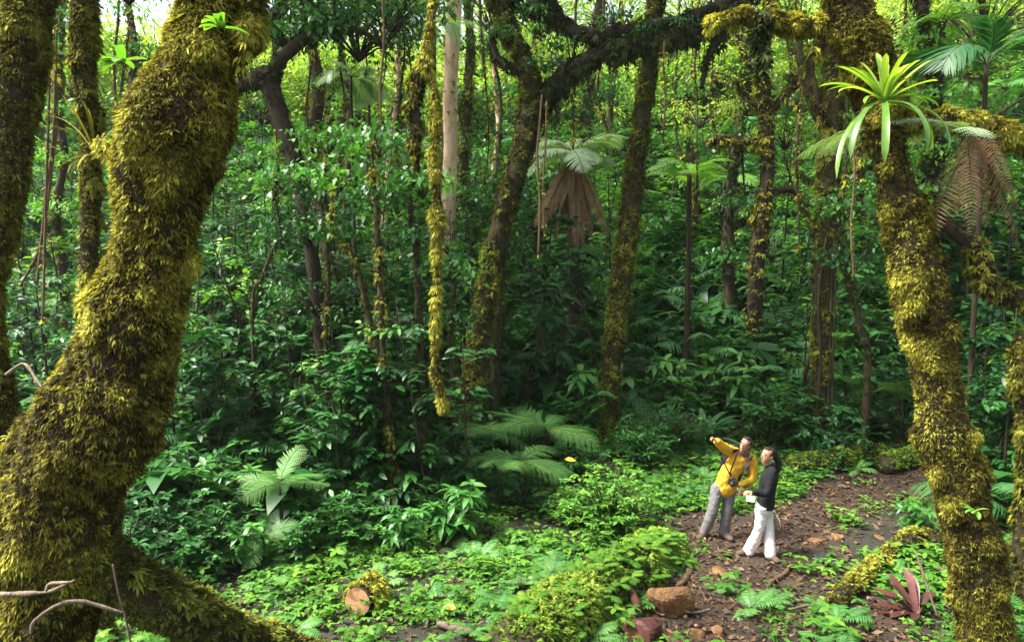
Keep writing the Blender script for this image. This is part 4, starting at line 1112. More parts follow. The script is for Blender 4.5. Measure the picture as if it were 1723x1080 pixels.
# red bromeliad lying on the ground
M['brom_red'] = leaf_mat('red_bromeliad_leaf', [(0, (.025, .012, .010)), (.4, (.065, .020, .018)), (.8, (.14, .045, .04)), (1, (.28, .13, .12))], trans=.2, rough=.42, rnd=0, tcol=(1.2, .8, .8))
P = hit(1540, 1040); P[2] += .05
specs_ = [(2.9, .25, .52, .3, 1.1, .45), (2.6, .55, .55, .4, 1.2, .6), (3.2, .12, .5, .3, 1.0, .35), (2.2, .95, .55, .4, 1.2, .7), (1.6, 1.25, .55, .4, 1.1, .85), (1.1, 1.0, .5, .6, 1.1, .5), (.6, .7, .45, .7, 1.1, .35), (3.5, .3, .4, .8, 1.1, .3), (1.9, .8, .48, .7, 1.2, .5), (4.2, .5, .35, .9, 1.1, .25), (2.75, .8, .42, .6, 1., .6)]
strap_plant('fallen_bromeliad', 'fallen bromeliad with wine red leaves on the ground at the foot of the right trunk', 'bromeliad', P, specs_, [M['brom_red']], .095, fold=.3, tip=.75)
# grass tuft epiphyte on the thin trunk, bare leaves at the branch stub
P = at(160, 262, 7.1)
specs_ = [(rg.uniform(0, 6.28), rg.uniform(-.2, 1.2), rg.uniform(.35, .75), rg.uniform(.3, 1.4), rg.uniform(.7, 1.2), rg.uniform(.1, .8)) for i in range(26)]
strap_plant('epiphyte_tuft', 'wispy tuft of narrow dry leaves on the thin dark trunk', 'epiphyte', P, specs_, [M['moss_olive']], .022)
# small leafy sprig on golden trunk near top
for (px, py, Y, L, lb) in [(372, 48, 3.75, .13, 'tiny pale fern sprig growing on the golden trunk near the top'), (205, 105, 8.2, .3, 'yellow green leafy sprig in the gap left of the golden trunk'), (1640, 860, 7.4, .14, 'pale leaf rosette growing on the lower right trunk')]:
    specs_ = [(rg.uniform(0, 6.28), rg.uniform(-.1, 1.0), L * rg.uniform(.7, 1.2), rg.uniform(.6, 1.3), rg.uniform(.8, 1.2), rg.uniform(.6, 1)) for i in range(9)]
    strap_plant('leaf_sprig', lb, 'plant', at(px, py, Y), specs_, [M['leaf_lime']], L * .32, tip=.45)

# ------------------------------------------------------------------ singled-out shrubs
SH = {}


def shrub_data(key):
    if key in SH: return SH[key]
    spec, mf = {
        'broad': (dict(seed=1, h=1.0, w=1.2, ns=36, per=8, L=.15, W=.065), 'leaf_dark'),
        'fine': (dict(seed=2, h=1.0, w=1.3, ns=54, per=10, L=.085, W=.032), 'leaf_dark'),
        'soft': (dict(seed=3, h=.9, w=1.2, ns=40, per=8, L=.13, W=.07), 'leaf_mid'),
        'big': (dict(seed=4, h=1.2, w=1.1, ns=12, per=8, L=.34, W=.13, droop=.5), 'leaf_mid'),
        'lime': (dict(seed=6, h=.85, w=1.1, ns=150, per=9, L=.075, W=.036), 'leaf_lime'),
        'narrow': (dict(seed=7, h=1.0, w=1., ns=34, per=10, L=.18, W=.032, kind='dia'), 'leaf_dark'),
        'pale': (dict(seed=8, h=.7, w=.8, ns=6, per=9, L=.36, W=.15, droop=.5, tb=.7), 'leaf_lime'),
    }[key]
    gf, gs = shrub(**spec)
    SH[key] = (gf.mesh('foliage', [M[mf]]), gs.mesh('stem', [M['stem']]), spec['h'])
    return SH[key]


SHRUBS = [  # label, kind, px, py of base, height px
    ('bright yellow green bushy shrub at the near edge of the path before the people', 'lime', 1026, 905, 135),
    ('small fresh green bush left of and behind the yellow green shrub', 'lime', 968, 885, 75),
    ('pale plant with large drooping leaves among the shrubs right of the golden trunk', 'pale', 352, 880, 105),
    ('large leaved plant with glossy cut leaves right of the brown sapling stem', 'big', 765, 905, 110),
    ('large leaved plant at the front of the shrubs, left of the cut leaf plant', 'big', 690, 925, 90),
    ('round fine leaved shrub filling the slope right of the golden trunk', 'fine', 330, 800, 150),
    ('fine leaved shrub beside the round one, further from the golden trunk', 'fine', 420, 770, 140),
    ('fine leaved shrub topping the slope beneath the small dark fern', 'fine', 370, 690, 120),
    ('dense shrub behind the bright arching fern', 'broad', 545, 800, 150),
    ('dense broadleaf shrub between arching fern and brown sapling stem', 'broad', 610, 830, 130),
    ('narrow leaved shrub close to the lower golden trunk', 'narrow', 285, 930, 100),
    ('soft green shrub at the edge of the ground cover under the wide soft fern', 'soft', 500, 940, 85),
    ('soft green shrub at the edge of the ground cover below the arching fern', 'soft', 590, 925, 95),
    ('leafy soft shrub beside the mossy buttress root', 'soft', 345, 965, 85),
    ('large leaved plant beside the soft shrub near the root', 'big', 420, 950, 90),
    ('dark shrub under the sprawling ferns', 'broad', 870, 855, 90),
    ('dark narrow leaved shrub left of the dark double stem', 'narrow', 740, 820, 110),
    ('glossy shrub at the foot of the straight leaning trunk, on its left', 'broad', 975, 815, 90),
    ('glossy shrub at the foot of the straight leaning trunk, on its right', 'narrow', 1075, 790, 100),
    ('fine leaved shrub right of the straight leaning trunk', 'fine', 1130, 765, 110),
    ('dark shrub between the strap leaved plant and the upright trunk', 'broad', 1290, 745, 120),
    ('fine leaved shrub right behind the woman', 'fine', 1335, 748, 110),
    ('glossy shrub right of the upright trunk, behind the mossy log', 'broad', 1430, 748, 100),
    ('fine leaved shrub behind the short mossy log', 'fine', 1520, 745, 110),
    ('pale shrub high on the slope right of the skirted tree fern', 'soft', 1010, 440, 95),
    ('pale shrub on the slope left of the straight leaning trunk', 'soft', 985, 500, 90),
    ('big leaved pale plant right of the upright trunk at mid height', 'big', 1440, 560, 110),
    ('leafy shrub directly under the brown skirted tree fern, on its left', 'broad', 925, 545, 135),
    ('leafy shrub directly under the brown skirted tree fern, on its right', 'soft', 985, 545, 130),
    ('single tall big leaved seedling on the low plants beside the path', 'big', 1548, 905, 70),
    ('shrub on the right slope beside the short edge trunk', 'broad', 1690, 820, 90),
    ('shrub at the lower left edge behind the golden trunk', 'broad', 40, 640, 110),
    ('pale shrub in the left gap below the lianas', 'soft', 70, 590, 90),
    ('pale rosette plant above the arching fern', 'pale', 490, 740, 90),
    ('pale rosette plant left of the arching fern', 'pale', 452, 775, 75),
]
for i, (lb, kk, px, py, hp) in enumerate(SHRUBS):
    P = hit(px, py); mf, ms, h = shrub_data(kk)
    s = hp * P[1] / F / h
    root = thing('shrub', P, lb, 'shrub', rz=random.uniform(0, 6.28), scale=s)
    link('foliage', mf, root); link('stem', ms, root)

# ------------------------------------------------------------------ the mass of plants: scattered stuff
def undergrowth():
    pr = []
    def sh(**k):
        gf, gs = shrub(**k); return merge((gf, 0), (gs, 2))
    pr.append(sh(seed=21, h=1.0, w=1.3, ns=30, per=8, L=.14, W=.06))
    pr.append(sh(seed=22, h=.9, w=1.3, ns=44, per=9, L=.085, W=.034))
    gf, gs = shrub(seed=23, h=1.1, w=1.2, ns=30, per=8, L=.15, W=.07); pr.append(merge((gf, 1), (gs, 2)))
    gf, gs = shrub(seed=24, h=1.3, w=1.1, ns=12, per=8, L=.32, W=.12, droop=.5); pr.append(merge((gf, 1), (gs, 2)))
    pr.append(sh(seed=25, h=1.1, w=1., ns=28, per=10, L=.19, W=.035, kind='dia'))
    pr.append(merge((fern_clump(26, n=9, L=1.0, sub=5, npin=18, pw=.026), 3)))
    pr.append(merge((fern_clump(27, n=7, L=1.2, sub=5, npin=18, pw=.026, tint=.35), 3)))
    gf, gs = shrub(seed=28, h=.8, w=1.5, ns=60, per=8, L=.075, W=.04); pr.append(merge((gf, 1), (gs, 2)))
    g = Geo(); rg = np.random.default_rng(61)
    for i in range(9): frond(g, (0, 0, .1), i * .7 + rg.uniform(-.2, .2), rg.uniform(.5, 1.2), rg.uniform(.9, 1.4), 1.4, n=22, wid=.42, pw=.04, pdroop=.5, pang=.7, start=.22, tint=rg.uniform(.2, .7), seed=600 + i)
    pr.append(merge((g, 4)))
    g = Geo()
    for i in range(13): blade(g, (0, 0, 0), i * 2.4, rg.uniform(.7, 1.35), rg.uniform(.8, 1.4), rg.uniform(.16, .26), rg.uniform(.7, 1.7), tint=rg.uniform(.1, .6), fold=.2, tip=.45)
    pr.append(merge((g, 4)))
    gf, gs = shrub(seed=29, h=1.2, w=1.5, ns=8, per=6, L=.5, W=.26, droop=.55); pr.append(merge((gf, 0), (gs, 2)))
    N = 8200
    Y = rng.uniform(9, 62, N); X = rng.uniform(-1, 1, N) * (.78 * Y + 3.5)
    P = np.stack([X, Y, ground(X, Y)], 1)
    px, py = project(P)
    bad = inpoly(PATH, px, py) | inpoly(CLEAR, px, py) | inpoly(LOW, px, py) | inpoly(PEOPLE, px, py) | (np.hypot(X + 2.6, Y - 4.5) < 1.6)
    bad |= (Y < 14.8) & (px > 900) & (px < 1700) | ((Y < 9.5) & (px > 330)) | ((py > 900) & (px > 1100))
    bad |= (vnoise(P, .8, 73) < .30)
    for fx, fy, fl in FERNS:
        dx, dy = X - fx, Y - fy
        bad |= (np.abs(dx) < fl * .75) & (dy < .35) & (dy > -2.2)
    P = P[~bad]; n = len(P); Y = P[:, 1]
    share = np.cumsum([.17, .17, .12, .08, .09, .07, .05, .10, .06, .05, .04])
    q = vnoise(P, .42, 71) * .55 + vnoise(P, .9, 72) * .25 + rng.uniform(0, 1, n) * .2
    q = np.argsort(np.argsort(q)) / n
    mixed = rng.uniform(0, 1, n) < .35
    q = np.where(mixed, rng.uniform(0, 1, n), q)
    pid = np.minimum(np.searchsorted(share, q), 10)
    scl = rng.uniform(.65, 1.25, n) * (1 + .9 * smooth(16, 45, Y)) * (1 + .25 * smooth(10.5, 12.5, Y))
    P[:, 2] -= .08
    return scatter('undergrowth', pr, [M['leaf_dark'], M['leaf_mid'], M['stem'], M['fern'], M['palm']], P, pid, rng.uniform(0, 6.28, n), scl,
                   label='dense shrubs and ferns covering the shaded forest slope', cat='undergrowth')


undergrowth()


def thicket():
    pr = []
    for s, L, W, h in ((1, .2, .09, 4.2), (2, .15, .06, 3.4), (3, .26, .10, 4.8), (4, .17, .08, 2.6)):
        gf, gs = sapling_geo(s, h=h, L=L, W=W, n=18); pr.append(merge((gf, s % 2), (gs, 2)))
    for s, L, W, h in ((5, .24, .11, 4.2), (6, .34, .15, 3.6)):
        gf, gs = sapling_geo(s, h=h, L=L, W=W, n=20, tb=.35); pr.append(merge((gf, 3), (gs, 2)))
    N = 620
    Y = rng.uniform(16.5, 46, N); X = rng.uniform(-1, 1, N) * (.78 * Y + 3)
    n2 = 210; Y2 = rng.uniform(12, 19, n2); q = rng.uniform(0, 1, n2); X2 = np.where(q < .66, rng.uniform(215, 790, n2), np.where(q < .8, rng.uniform(-40, 130, n2), rng.uniform(1600, 1760, n2)))
    X2 = (X2 - 861.5) / F * Y2
    X = np.concatenate([X, X2]); Y = np.concatenate([Y, Y2])
    P = np.stack([X, Y, ground(X, Y)], 1); n = len(X)
    px, py = project(P)
    keep = ~(inpoly(PATH, px, py) | inpoly(LOW, px, py) | inpoly(CLEAR, px, py)) & ~((Y < 20) & (px > 1080) & (px < 1330))
    P = P[keep]; n = len(P)
    return scatter('young_growth', pr, [M['leaf_mid'], M['leaf_lime'], M['bark'], M['leaf_dark']], P, np.where(P[:, 1] < 19, rng.choice([4, 5, 4, 5, 0], n), rng.integers(0, 5, n)), rng.uniform(0, 6.28, n), np.where(P[:, 1] < 16, rng.uniform(.35, .95, n), rng.uniform(.7, 1.3, n)) * (1 + .3 * smooth(25, 45, P[:, 1])),
                   label='thicket of thin leafy saplings on the upper slope', cat='saplings')


thicket()


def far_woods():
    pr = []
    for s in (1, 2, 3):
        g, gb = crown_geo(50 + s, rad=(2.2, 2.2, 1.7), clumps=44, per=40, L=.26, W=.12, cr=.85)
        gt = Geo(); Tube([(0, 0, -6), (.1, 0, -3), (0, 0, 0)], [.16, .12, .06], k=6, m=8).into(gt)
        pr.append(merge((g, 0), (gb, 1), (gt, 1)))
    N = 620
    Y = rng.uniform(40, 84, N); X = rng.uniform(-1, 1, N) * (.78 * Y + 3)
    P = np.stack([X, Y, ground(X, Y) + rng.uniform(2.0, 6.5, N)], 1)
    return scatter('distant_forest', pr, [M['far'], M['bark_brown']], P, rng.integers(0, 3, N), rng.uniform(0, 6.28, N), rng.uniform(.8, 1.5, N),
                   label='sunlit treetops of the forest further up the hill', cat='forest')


far_woods()


def ground_cover():
    pr = [merge((herb(31, 64, .32, .16, .075, .045), 0)), merge((herb(32, 72, .30, .12, .055, .04, tint=.6), 0)), merge((herb(33, 44, .28, .22, .11, .06, tint=.4), 0)),
          merge((fern_clump(34, n=7, L=.34, sub=0, npin=14, wid=.32, pw=.022, elev=(.3, .8), arch=(.8, 1.2), tint=.7), 1)), merge((herb(35, 90, .33, .10, .04, .03, tint=.7), 0))]
    N = 15000
    Y = rng.uniform(3, 19, N); X = rng.uniform(-1, 1, N) * (.76 * Y + 1.5)
    P = np.stack([X, Y, ground(X, Y)], 1)
    px, py = project(P)
    pat = inpoly(PATH, px, py); low = inpoly(LOW, px, py); clr = inpoly(CLEAR, px, py)
    nz = vnoise(P, 1.1, 40)
    pr_ = np.where(pat & ~low, .015, np.where(low & pat, .02 + .12 * (nz > .64), np.where(clr, .20 + .5 * (nz > .46), np.where(low, .75, .42))))
    pr_ = np.where((px > 1180) & (py > 985) & (px < 1560), .03 + .22 * (nz > .58), pr_)
    pr_ = np.where((px > 1390) & (px < 1580) & (py > 845) & (py < 930), .5 * (nz > .35), pr_)
    pr_ = np.where(inpoly([(1150, 860), (1330, 860), (1330, 960), (1150, 960)], px, py), .01, pr_)
    keep = rng.uniform(0, 1, N) < pr_
    keep &= (px > -60) & (px < 1780)
    P = P[keep]; n = len(P)
    P[:, 2] -= .02
    pid = rng.choice(5, n, p=[.24, .24, .16, .16, .20])
    return scatter('ground_cover', pr, [M['cover'], M['fern']], P, pid, rng.uniform(0, 6.28, n), rng.uniform(.45, 1.35, n), tilt=.14,
                   label='low bright green herbs carpeting the clearing and path edges', cat='ground cover')


ground_cover()


def leaf_litter():
    N = 60000
    Y = rng.uniform(4.5, 17.5, N); X = rng.uniform(-1, 1, N) * (.72 * Y + 1)
    P = np.stack([X, Y, ground(X, Y)], 1); px, py = project(P)
    pat = inpoly(PATH, px, py) | inpoly(LOW, px, py) & (py > 800) | (px > 1560) & (py > 640)
    keep = (px > -20) & (px < 1745) & (rng.uniform(0, 1, N) < np.where(pat, .95, .26))
    P = P[keep]; n = len(P)
    P[:, 2] += np.where(rng.uniform(0, 1, n) < .25, rng.uniform(.03, .12, n), rng.uniform(.004, .035, n)) * np.where(pat[keep], .5, 1)
    a = rng.uniform(0, 6.28, n)
    D = np.stack([np.cos(a), np.sin(a), rng.normal(size=n) * .25], 1)
    Nn = np.array((0, 0, 1.)) + rng.normal(size=(n, 3)) * .45
    sz = rng.uniform(.35, 1.0, n) + rng.exponential(.28, n)
    g = Geo(); add_leaves(g, P, D, Nn, .085 * sz, .042 * sz * rng.uniform(.6, 1.4, n), rng.uniform(-.3, .3, n), 'dia', np.clip(rng.beta(1.5, 2.9, n), 0, 1))
    # short twigs among the leaves
    for k in rng.choice(n, 900, replace=False):
        b = rng.uniform(0, 6.28); l = rng.uniform(.06, .28) * rng.choice([1, 1, 1, 2.2]); d = np.array((math.cos(b), math.sin(b), rng.normal() * .1))
        Tube([P[k] - d * l / 2, P[k] + rng.normal(size=3) * .012, P[k] + d * l / 2], [.004, .006, .003], k=4, m=5).into(g, rng.uniform(.2, .8))
    return tag(g.obj('leaf_litter', [M['litter']], smooth=False), 'brown fallen leaves and twigs covering the muddy path', 'leaf litter', kind='stuff')


leaf_litter()

# ------------------------------------------------------------------ logs, rocks, roots on the ground
def log(label, pts, mats=('bark', 'moss_green'), n=2500, kw=None, upper=.1, name='mossy_log', cat='log', seed=1, k=14, cut=False, lift=0.):
    """pts: px, py, radius m: a log lying on the ground"""
    P = np.array([hit(q[0], q[1]) for q in pts]); r = np.array([q[2] for q in pts])
    P[:, 2] += r * .55 + lift
    root = thing(name, P[0] - (0, 0, r[0] * .5), label, cat)
    tb = Tube(P, r, k=k, m=len(P) * 8, amp=.2, freq=3, seed=seed, cap=not cut)
    g = Geo(); tb.into(g); child(g, 'trunk', [M[mats[0]]], root)
    gm = Geo(); moss(gm, tb, n, seed=seed, upper=upper, **(kw or dict(L=(.02, .06), k=7, out=.9, down=.1, dens=(2.5, .28)))); child(gm, 'moss', [M[mats[1]]], root)
    return root, tb


log('long mossy fallen log behind the path, right of the woman', [(1338, 792, .20), (1385, 788, .21), (1430, 778, .21), (1480, 770, .19)], n=3200, seed=2)
log('short mossy fallen log behind the path, next to the bromeliad trunk', [(1490, 794, .21), (1525, 783, .22), (1562, 772, .21)], n=2400, seed=3)
log('thin mossy log leaning diagonally on the low plants before the bromeliad trunk', [(1405, 1030, .09), (1450, 985, .10), (1500, 945, .10), (1545, 915, .11), (1575, 920, .10)], n=2600, seed=4, mats=('bark', 'moss_olive'), lift=.06)
big, bigt = log('broad fallen log buried under bright moss and herbs at the bottom centre', [(880, 1110, .42), (950, 1050, .44), (1020, 1000, .42), (1090, 955, .40), (1125, 935, .32)], n=9000, seed=5, kw=dict(L=(.025, .07), k=7, out=.8, down=.1, dens=(2.5, .22)), lift=-.22)
Pm, Nm, _, _ = bigt.sample(300, np.random.default_rng(3))
sel_ = Nm[:, 2] > .15; Pm, Nm = Pm[sel_], Nm[sel_]
gg = Geo(); hb = [herb(41, 20, .11, .07, .05, .03, tint=.6), herb(42, 28, .11, .05, .034, .022, tint=.8), fern_clump(43, n=5, L=.26, npin=12, wid=.32, pw=.02, elev=(.3, .8), arch=(.8, 1.2), tint=.7)]
for i, p in enumerate(Pm):
    V, T, _, C = hb[i % 3].arrays(); a = random.uniform(0, 6.28); c, s = math.cos(a), math.sin(a)
    gg.add(V @ np.array([[c, s, 0], [-s, c, 0], [0, 0, 1]]) + p, T, np.clip(C + random.uniform(-.15, .15), 0, 1))
child(gg, 'herb_layer', [M['cover']], big)
# sawn log end, orange, among the ground cover
def sawn_log():
    P = hit(602, 1040); P[2] += .19
    d = unit(np.array((.30, .95, -.10))); r = .175
    root = thing('sawn_log', P, 'sawn log with a flat orange cut face lying in the bright ground cover', 'log')
    tb = Tube([P, P + d * .25, P + d * .55], [(r, r), (r * 1.05, r), (r * .9, r * .9)], k=26, m=12, amp=.05, freq=6, seed=6)
    g = Geo(); tb.into(g); child(g, 'trunk', [M['bark']], root)
    m = 26; a = np.arange(m) / m * 6.283; f = -d * .004
    ring = tb.surf(np.zeros(m), a)[0]; ring = P + (ring - P) * .985 + f
    g = Geo(); V = np.concatenate([ring, [P + f]]); i = np.arange(m)
    g.add(V, np.stack([i, (i + 1) % m, np.full(m, m)], 1)); child(g, 'cut_face', [M['cut']], root, smooth=False)
    gm = Geo(); moss(gm, tb, 900, L=(.02, .06), k=7, out=.9, down=.1, dens=(3, .2), lo=.12, upper=-.3, seed=3); child(gm, 'moss', [M['moss_olive']], root)
    root.rotation_euler = (0, 0, 0)


sawn_log()


def rock(label, px, py, size, seed, mat='rock', cat='rock', name='rock', squash=(1, .9, .75), lift=.25, facets=10):
    rg = np.random.default_rng(seed)
    n1, n2 = 26, 18
    th, ph = np.meshgrid(np.arange(n1) / n1 * 2 * np.pi, np.linspace(.02, np.pi - .02, n2), indexing='xy')
    d = np.stack([np.sin(ph) * np.cos(th), np.sin(ph) * np.sin(th), np.cos(ph)], -1).reshape(-1, 3)
    pl = unit(rg.normal(size=(facets, 3))); off = rg.uniform(.5, .85, facets)
    q = d @ pl.T
    rr = np.min(np.where(q > .05, off / np.maximum(q, .05), 9), 1)
    rr = np.minimum(rr, 1.05) * (1 + .05 * (vnoise(d, 4, seed) - .5))
    V = d * rr[:, None] * np.array(squash) * size
    i, j = np.meshgrid(np.arange(n2 - 1), np.arange(n1), indexing='ij'); j2 = (j + 1) % n1
    a, b, c, e = (i * n1 + j).ravel(), (i * n1 + j2).ravel(), ((i + 1) * n1 + j2).ravel(), ((i + 1) * n1 + j).ravel()
    g = Geo(); g.add(V, np.concatenate([np.stack([a, e, c], 1), np.stack([a, c, b], 1)]))
    o = g.obj(name, [M[mat]], smooth=False)
    P = hit(px, py); P[2] += size * squash[2] * (lift - .2); o.location = P
    o.rotation_euler = (0, 0, rg.uniform(0, 6))
    return tag(o, label, cat)


rock('large ochre boulder beside the broad mossy log at the bottom', 1128, 1030, .29, 9, lift=.85, squash=(1, .9, .9), facets=8)
rock('flat brown stone on the path right of the woman', 1370, 912, .14, 3, squash=(1, .8, .4))
rock('reddish stone beside the flat brown stone', 1408, 905, .12, 4, squash=(1, .9, .6))
rock('small pale stone below the reddish stone on the path', 1412, 925, .10, 5, squash=(1.2, .8, .35))
rock('ochre stone at the bottom edge below the ochre boulder', 1168, 1072, .13, 6)
rock('second ochre stone at the bottom edge, right of the first one', 1210, 1068, .13, 7)
rock('orange rotten wood chunk on the path below the man', 1212, 965, .17, 12, squash=(1.1, .8, .3), mat='rock', cat='wood chunk', name='wood_chunk', facets=14)
rock('small stone in the low plants right of the path', 1480, 905, .10, 14, squash=(1, .9, .5))
rock('black wet lump in the mud right of the woman', 1395, 945, .26, 15, mat='wet', cat='wet wood', name='wet_stump', squash=(1.1, .9, .45))
rock('broken purple brown stump at the bottom edge below the ochre boulder', 1082, 1075, .30, 17, mat='purple', cat='stump', name='broken_stump', squash=(1.0, .9, .8), facets=9, lift=.35)
rock('dark red brown wood slab leaning beside the broken stump at the bottom edge', 1135, 1082, .22, 18, mat='purple', cat='wood slab', name='wood_slab', squash=(1.4, .7, .4), facets=8)


def stick(label, pts, mat='root', name='root', cat='root', lift=.03, k=7, amp=.45):
    P = []
    for q in pts:
        p = at(q[0], q[1], q[3]) if len(q) > 3 else hit(q[0], q[1]) + np.array((0, 0, lift))
        P.append(p)
    root_ = Tube(P, [q[2] for q in pts], k=k, m=len(P) * 7, amp=amp, freq=14, seed=len(label), cap=True)
    g = Geo(); root_.into(g)
    return tag(g.obj(name, [M[mat]], origin=P[0]), label, cat)


stick('mossy surface root curling beside the mossy log end and the man', [(1120, 925, .05), (1150, 932, .06), (1163, 950, .06), (1155, 975, .05), (1140, 990, .04)], mat='root')
stick('forked bare root on the path below the woman', [(1333, 952, .03), (1318, 970, .035), (1296, 985, .03), (1294, 1003, .02)])
stick('thin bare root running right from the orange wood chunk', [(1226, 972, .02), (1248, 985, .022), (1262, 994, .018), (1290, 1002, .012)])
stick('long pale root crossing in front of the ochre boulder', [(1050, 985, .014), (1082, 1005, .016), (1120, 1032, .018), (1165, 1042, .018), (1195, 1038, .012)], lift=.08, mat='twig', name='stick', cat='stick')
stick('short bare twig on the path right of the woman', [(1302, 862, .014), (1312, 880, .012), (1314, 892, .008)], name='stick', cat='stick', mat='twig')
stick('curved pale twig in the low plants at bottom right', [(1330, 1038, .012), (1365, 1030, .014), (1392, 1048, .012), (1405, 1060, .008)], name='stick', cat='stick', mat='twig', lift=.08)
stick('fallen pinkish branch in the ground cover at the bottom edge', [(738, 1058, .035), (775, 1070, .04), (815, 1078, .035), (850, 1090, .03)], name='stick', cat='stick', mat='twig', lift=.06)
stick('dead knobbly branch stub sticking up above the broken stump', [(1072, 1050, .05), (1066, 1028, .055), (1054, 1012, .04), (1044, 1004, .03), (1030, 990, .012)], name='branch_stub', cat='branch', mat='purple', lift=.2, amp=.45, k=9)
stick('bare reddish root beside the diagonal mossy log, by the right trunk', [(1540, 958, .03), (1562, 962, .03), (1592, 975, .035)], lift=.1)
stick('thin lichen covered twig standing by the fallen red bromeliad', [(1540, 925, .010, 7.6), (1552, 960, .012, 7.5), (1565, 1000, .010, 7.4), (1577, 1035, .008, 7.3)], name='stick', cat='stick', mat='twig')
stick('pale roots spreading from the foot of the right trunk', [(1660, 1050, .04), (1690, 1062, .04), (1735, 1060, .03)], mat='twig')
stick('long bare twig reaching in from the left edge across the golden trunk', [(-20, 1000, .010, 3.4), (40, 998, .010, 3.4), (85, 994, .009, 3.4), (125, 975, .004, 3.4)], name='stick', cat='twig', mat='twig')
stick('bare twig with a hooked end at the lower left corner', [(52, 1064, .010, 3.4), (58, 1045, .012, 3.4), (95, 1018, .010, 3.4), (140, 1012, .010, 3.45), (205, 1030, .006, 3.5)], name='stick', cat='twig', mat='twig')
stick('short knobbly twig end above the long bare twig at lower left', [(78, 992, .010, 3.35), (84, 982, .010, 3.35), (105, 980, .008, 3.35), (122, 978, .004, 3.35)], name='stick', cat='twig', mat='twig')
stick('thin dark twig hanging down in front of the golden trunk foot', [(190, 950, .006, 3.7), (200, 1000, .006, 3.7), (214, 1050, .006, 3.7), (222, 1095, .005, 3.7)], name='stick', cat='twig', mat='root')
stick('bare pale twig on the left behind the golden trunk, beside the edge trunk', [(10, 630, .012, 5.4), (40, 612, .012, 5.4), (62, 640, .012, 5.3), (75, 660, .008, 5.2)], name='stick', cat='twig', mat='twig')
stick('thin bare diagonal branch near the dark palm at the top right', [(1650, 215, .02, 8), (1690, 185, .018, 8), (1740, 155, .012, 8)], name='stick', cat='branch', mat='bark', k=6)
stick('dark horizontal branch behind the gap in the top left corner', [(90, 92, .03, 9), (160, 98, .03, 9), (215, 104, .025, 9), (250, 100, .02, 9)], name='stick', cat='branch', mat='bark')


def yellow_leaf(px, py, lb, size=.16, lift=.12, Y=None):
    P = at(px, py, Y) if Y else hit(px, py) + np.array((0, 0, lift)); g = Geo()
    add_leaves(g, [P], [(.8, -.3, .1)], [(0, -.5, 1.)], [size], [size * .6], .2, 'broad', .5)
    return tag(g.obj('fallen_leaf', [M['yellow']], origin=P), lb, 'leaf')


M['yellow'] = leaf_mat('yellow_leaf', [(0, (.55, .25, .01)), (1, (.75, .42, .03))], trans=.25, rough=.5, rnd=0, tcol=(1, 1, 1))
yellow_leaf(746, 1037, 'single yellow fallen leaf on the bright ground cover', .20)
yellow_leaf(950, 772, 'single orange yellow leaf hanging in the dark shrubs right of the low fern', .2, Y=12)
# ------------------------------------------------------------------ the two people
def zp(X, Yz, d):
    """a point read off the enlarged photograph, at distance d"""
    return at(1140 + X / 4.154, 700 + Yz / 4.154, d)


def voxel(o, size, it=3, fac=.5, folds=0):
    m = o.modifiers.new('join', 'REMESH'); m.mode = 'VOXEL'; m.voxel_size = size; m.use_smooth_shade = True
    s = o.modifiers.new('even', 'SMOOTH'); s.iterations = it; s.factor = fac
    if folds:
        tx = bpy.data.textures.new('cloth_folds', 'CLOUDS'); tx.noise_scale = .075; tx.noise_depth = 2
        dm = o.modifiers.new('folds', 'DISPLACE'); dm.texture = tx; dm.strength = folds; dm.mid_level = .5; dm.texture_coords = 'LOCAL'
    return o


def limb(g, pts, rad, k=14, ref=None, amp=0, freq=8, seed=0):
    Tube(pts, rad, k=k, m=len(pts) * 6, ref=ref, cap=True, amp=amp, freq=freq, seed=seed).into(g)


def ball(g, c, r, k=14, tint=.5, mat=0, Rm=None):
    r = np.broadcast_to(np.asarray(r, float), (3,))
    th, ph = np.meshgrid(np.arange(k) / k * 2 * np.pi, np.linspace(.05, np.pi - .05, k), indexing='xy')
    d = np.stack([np.sin(ph) * np.cos(th), np.sin(ph) * np.sin(th), np.cos(ph)], -1).reshape(-1, 3) * r
    if Rm is not None: d = d @ Rm.T
    i, j = np.meshgrid(np.arange(k - 1), np.arange(k), indexing='ij'); j2 = (j + 1) % k
    a, b, cc, e = (i * k + j).ravel(), (i * k + j2).ravel(), ((i + 1) * k + j2).ravel(), ((i + 1) * k + j).ravel()
    T = np.concatenate([np.stack([a, e, cc], 1), np.stack([a, cc, b], 1)])
    jj = np.arange(k); n = len(d)
    T = np.concatenate([T, np.stack([np.full(k, n), jj, (jj + 1) % k], 1), np.stack([np.full(k, n + 1), (k - 1) * k + (jj + 1) % k, (k - 1) * k + jj], 1)])
    d = np.concatenate([d, [d[:k].mean(0), d[-k:].mean(0)]])
    g.add(d + np.asarray(c), T, tint, mat)


HEAD = [(-.045, .040, .050, .000), (.0, .034, .045, .038), (.02, .048, .062, .026), (.06, .062, .080, .014), (.105, .071, .092, .004), (.15, .074, .096, -.002), (.19, .066, .086, -.006), (.215, .048, .062, -.008), (.228, .022, .03, -.008)]


def head_basis(fwd, up):
    f = unit(np.asarray(fwd, float)); u = unit(np.asarray(up, float) - f * np.dot(up, f)); r = np.cross(f, u)
    return np.stack([r, f, u], 1)


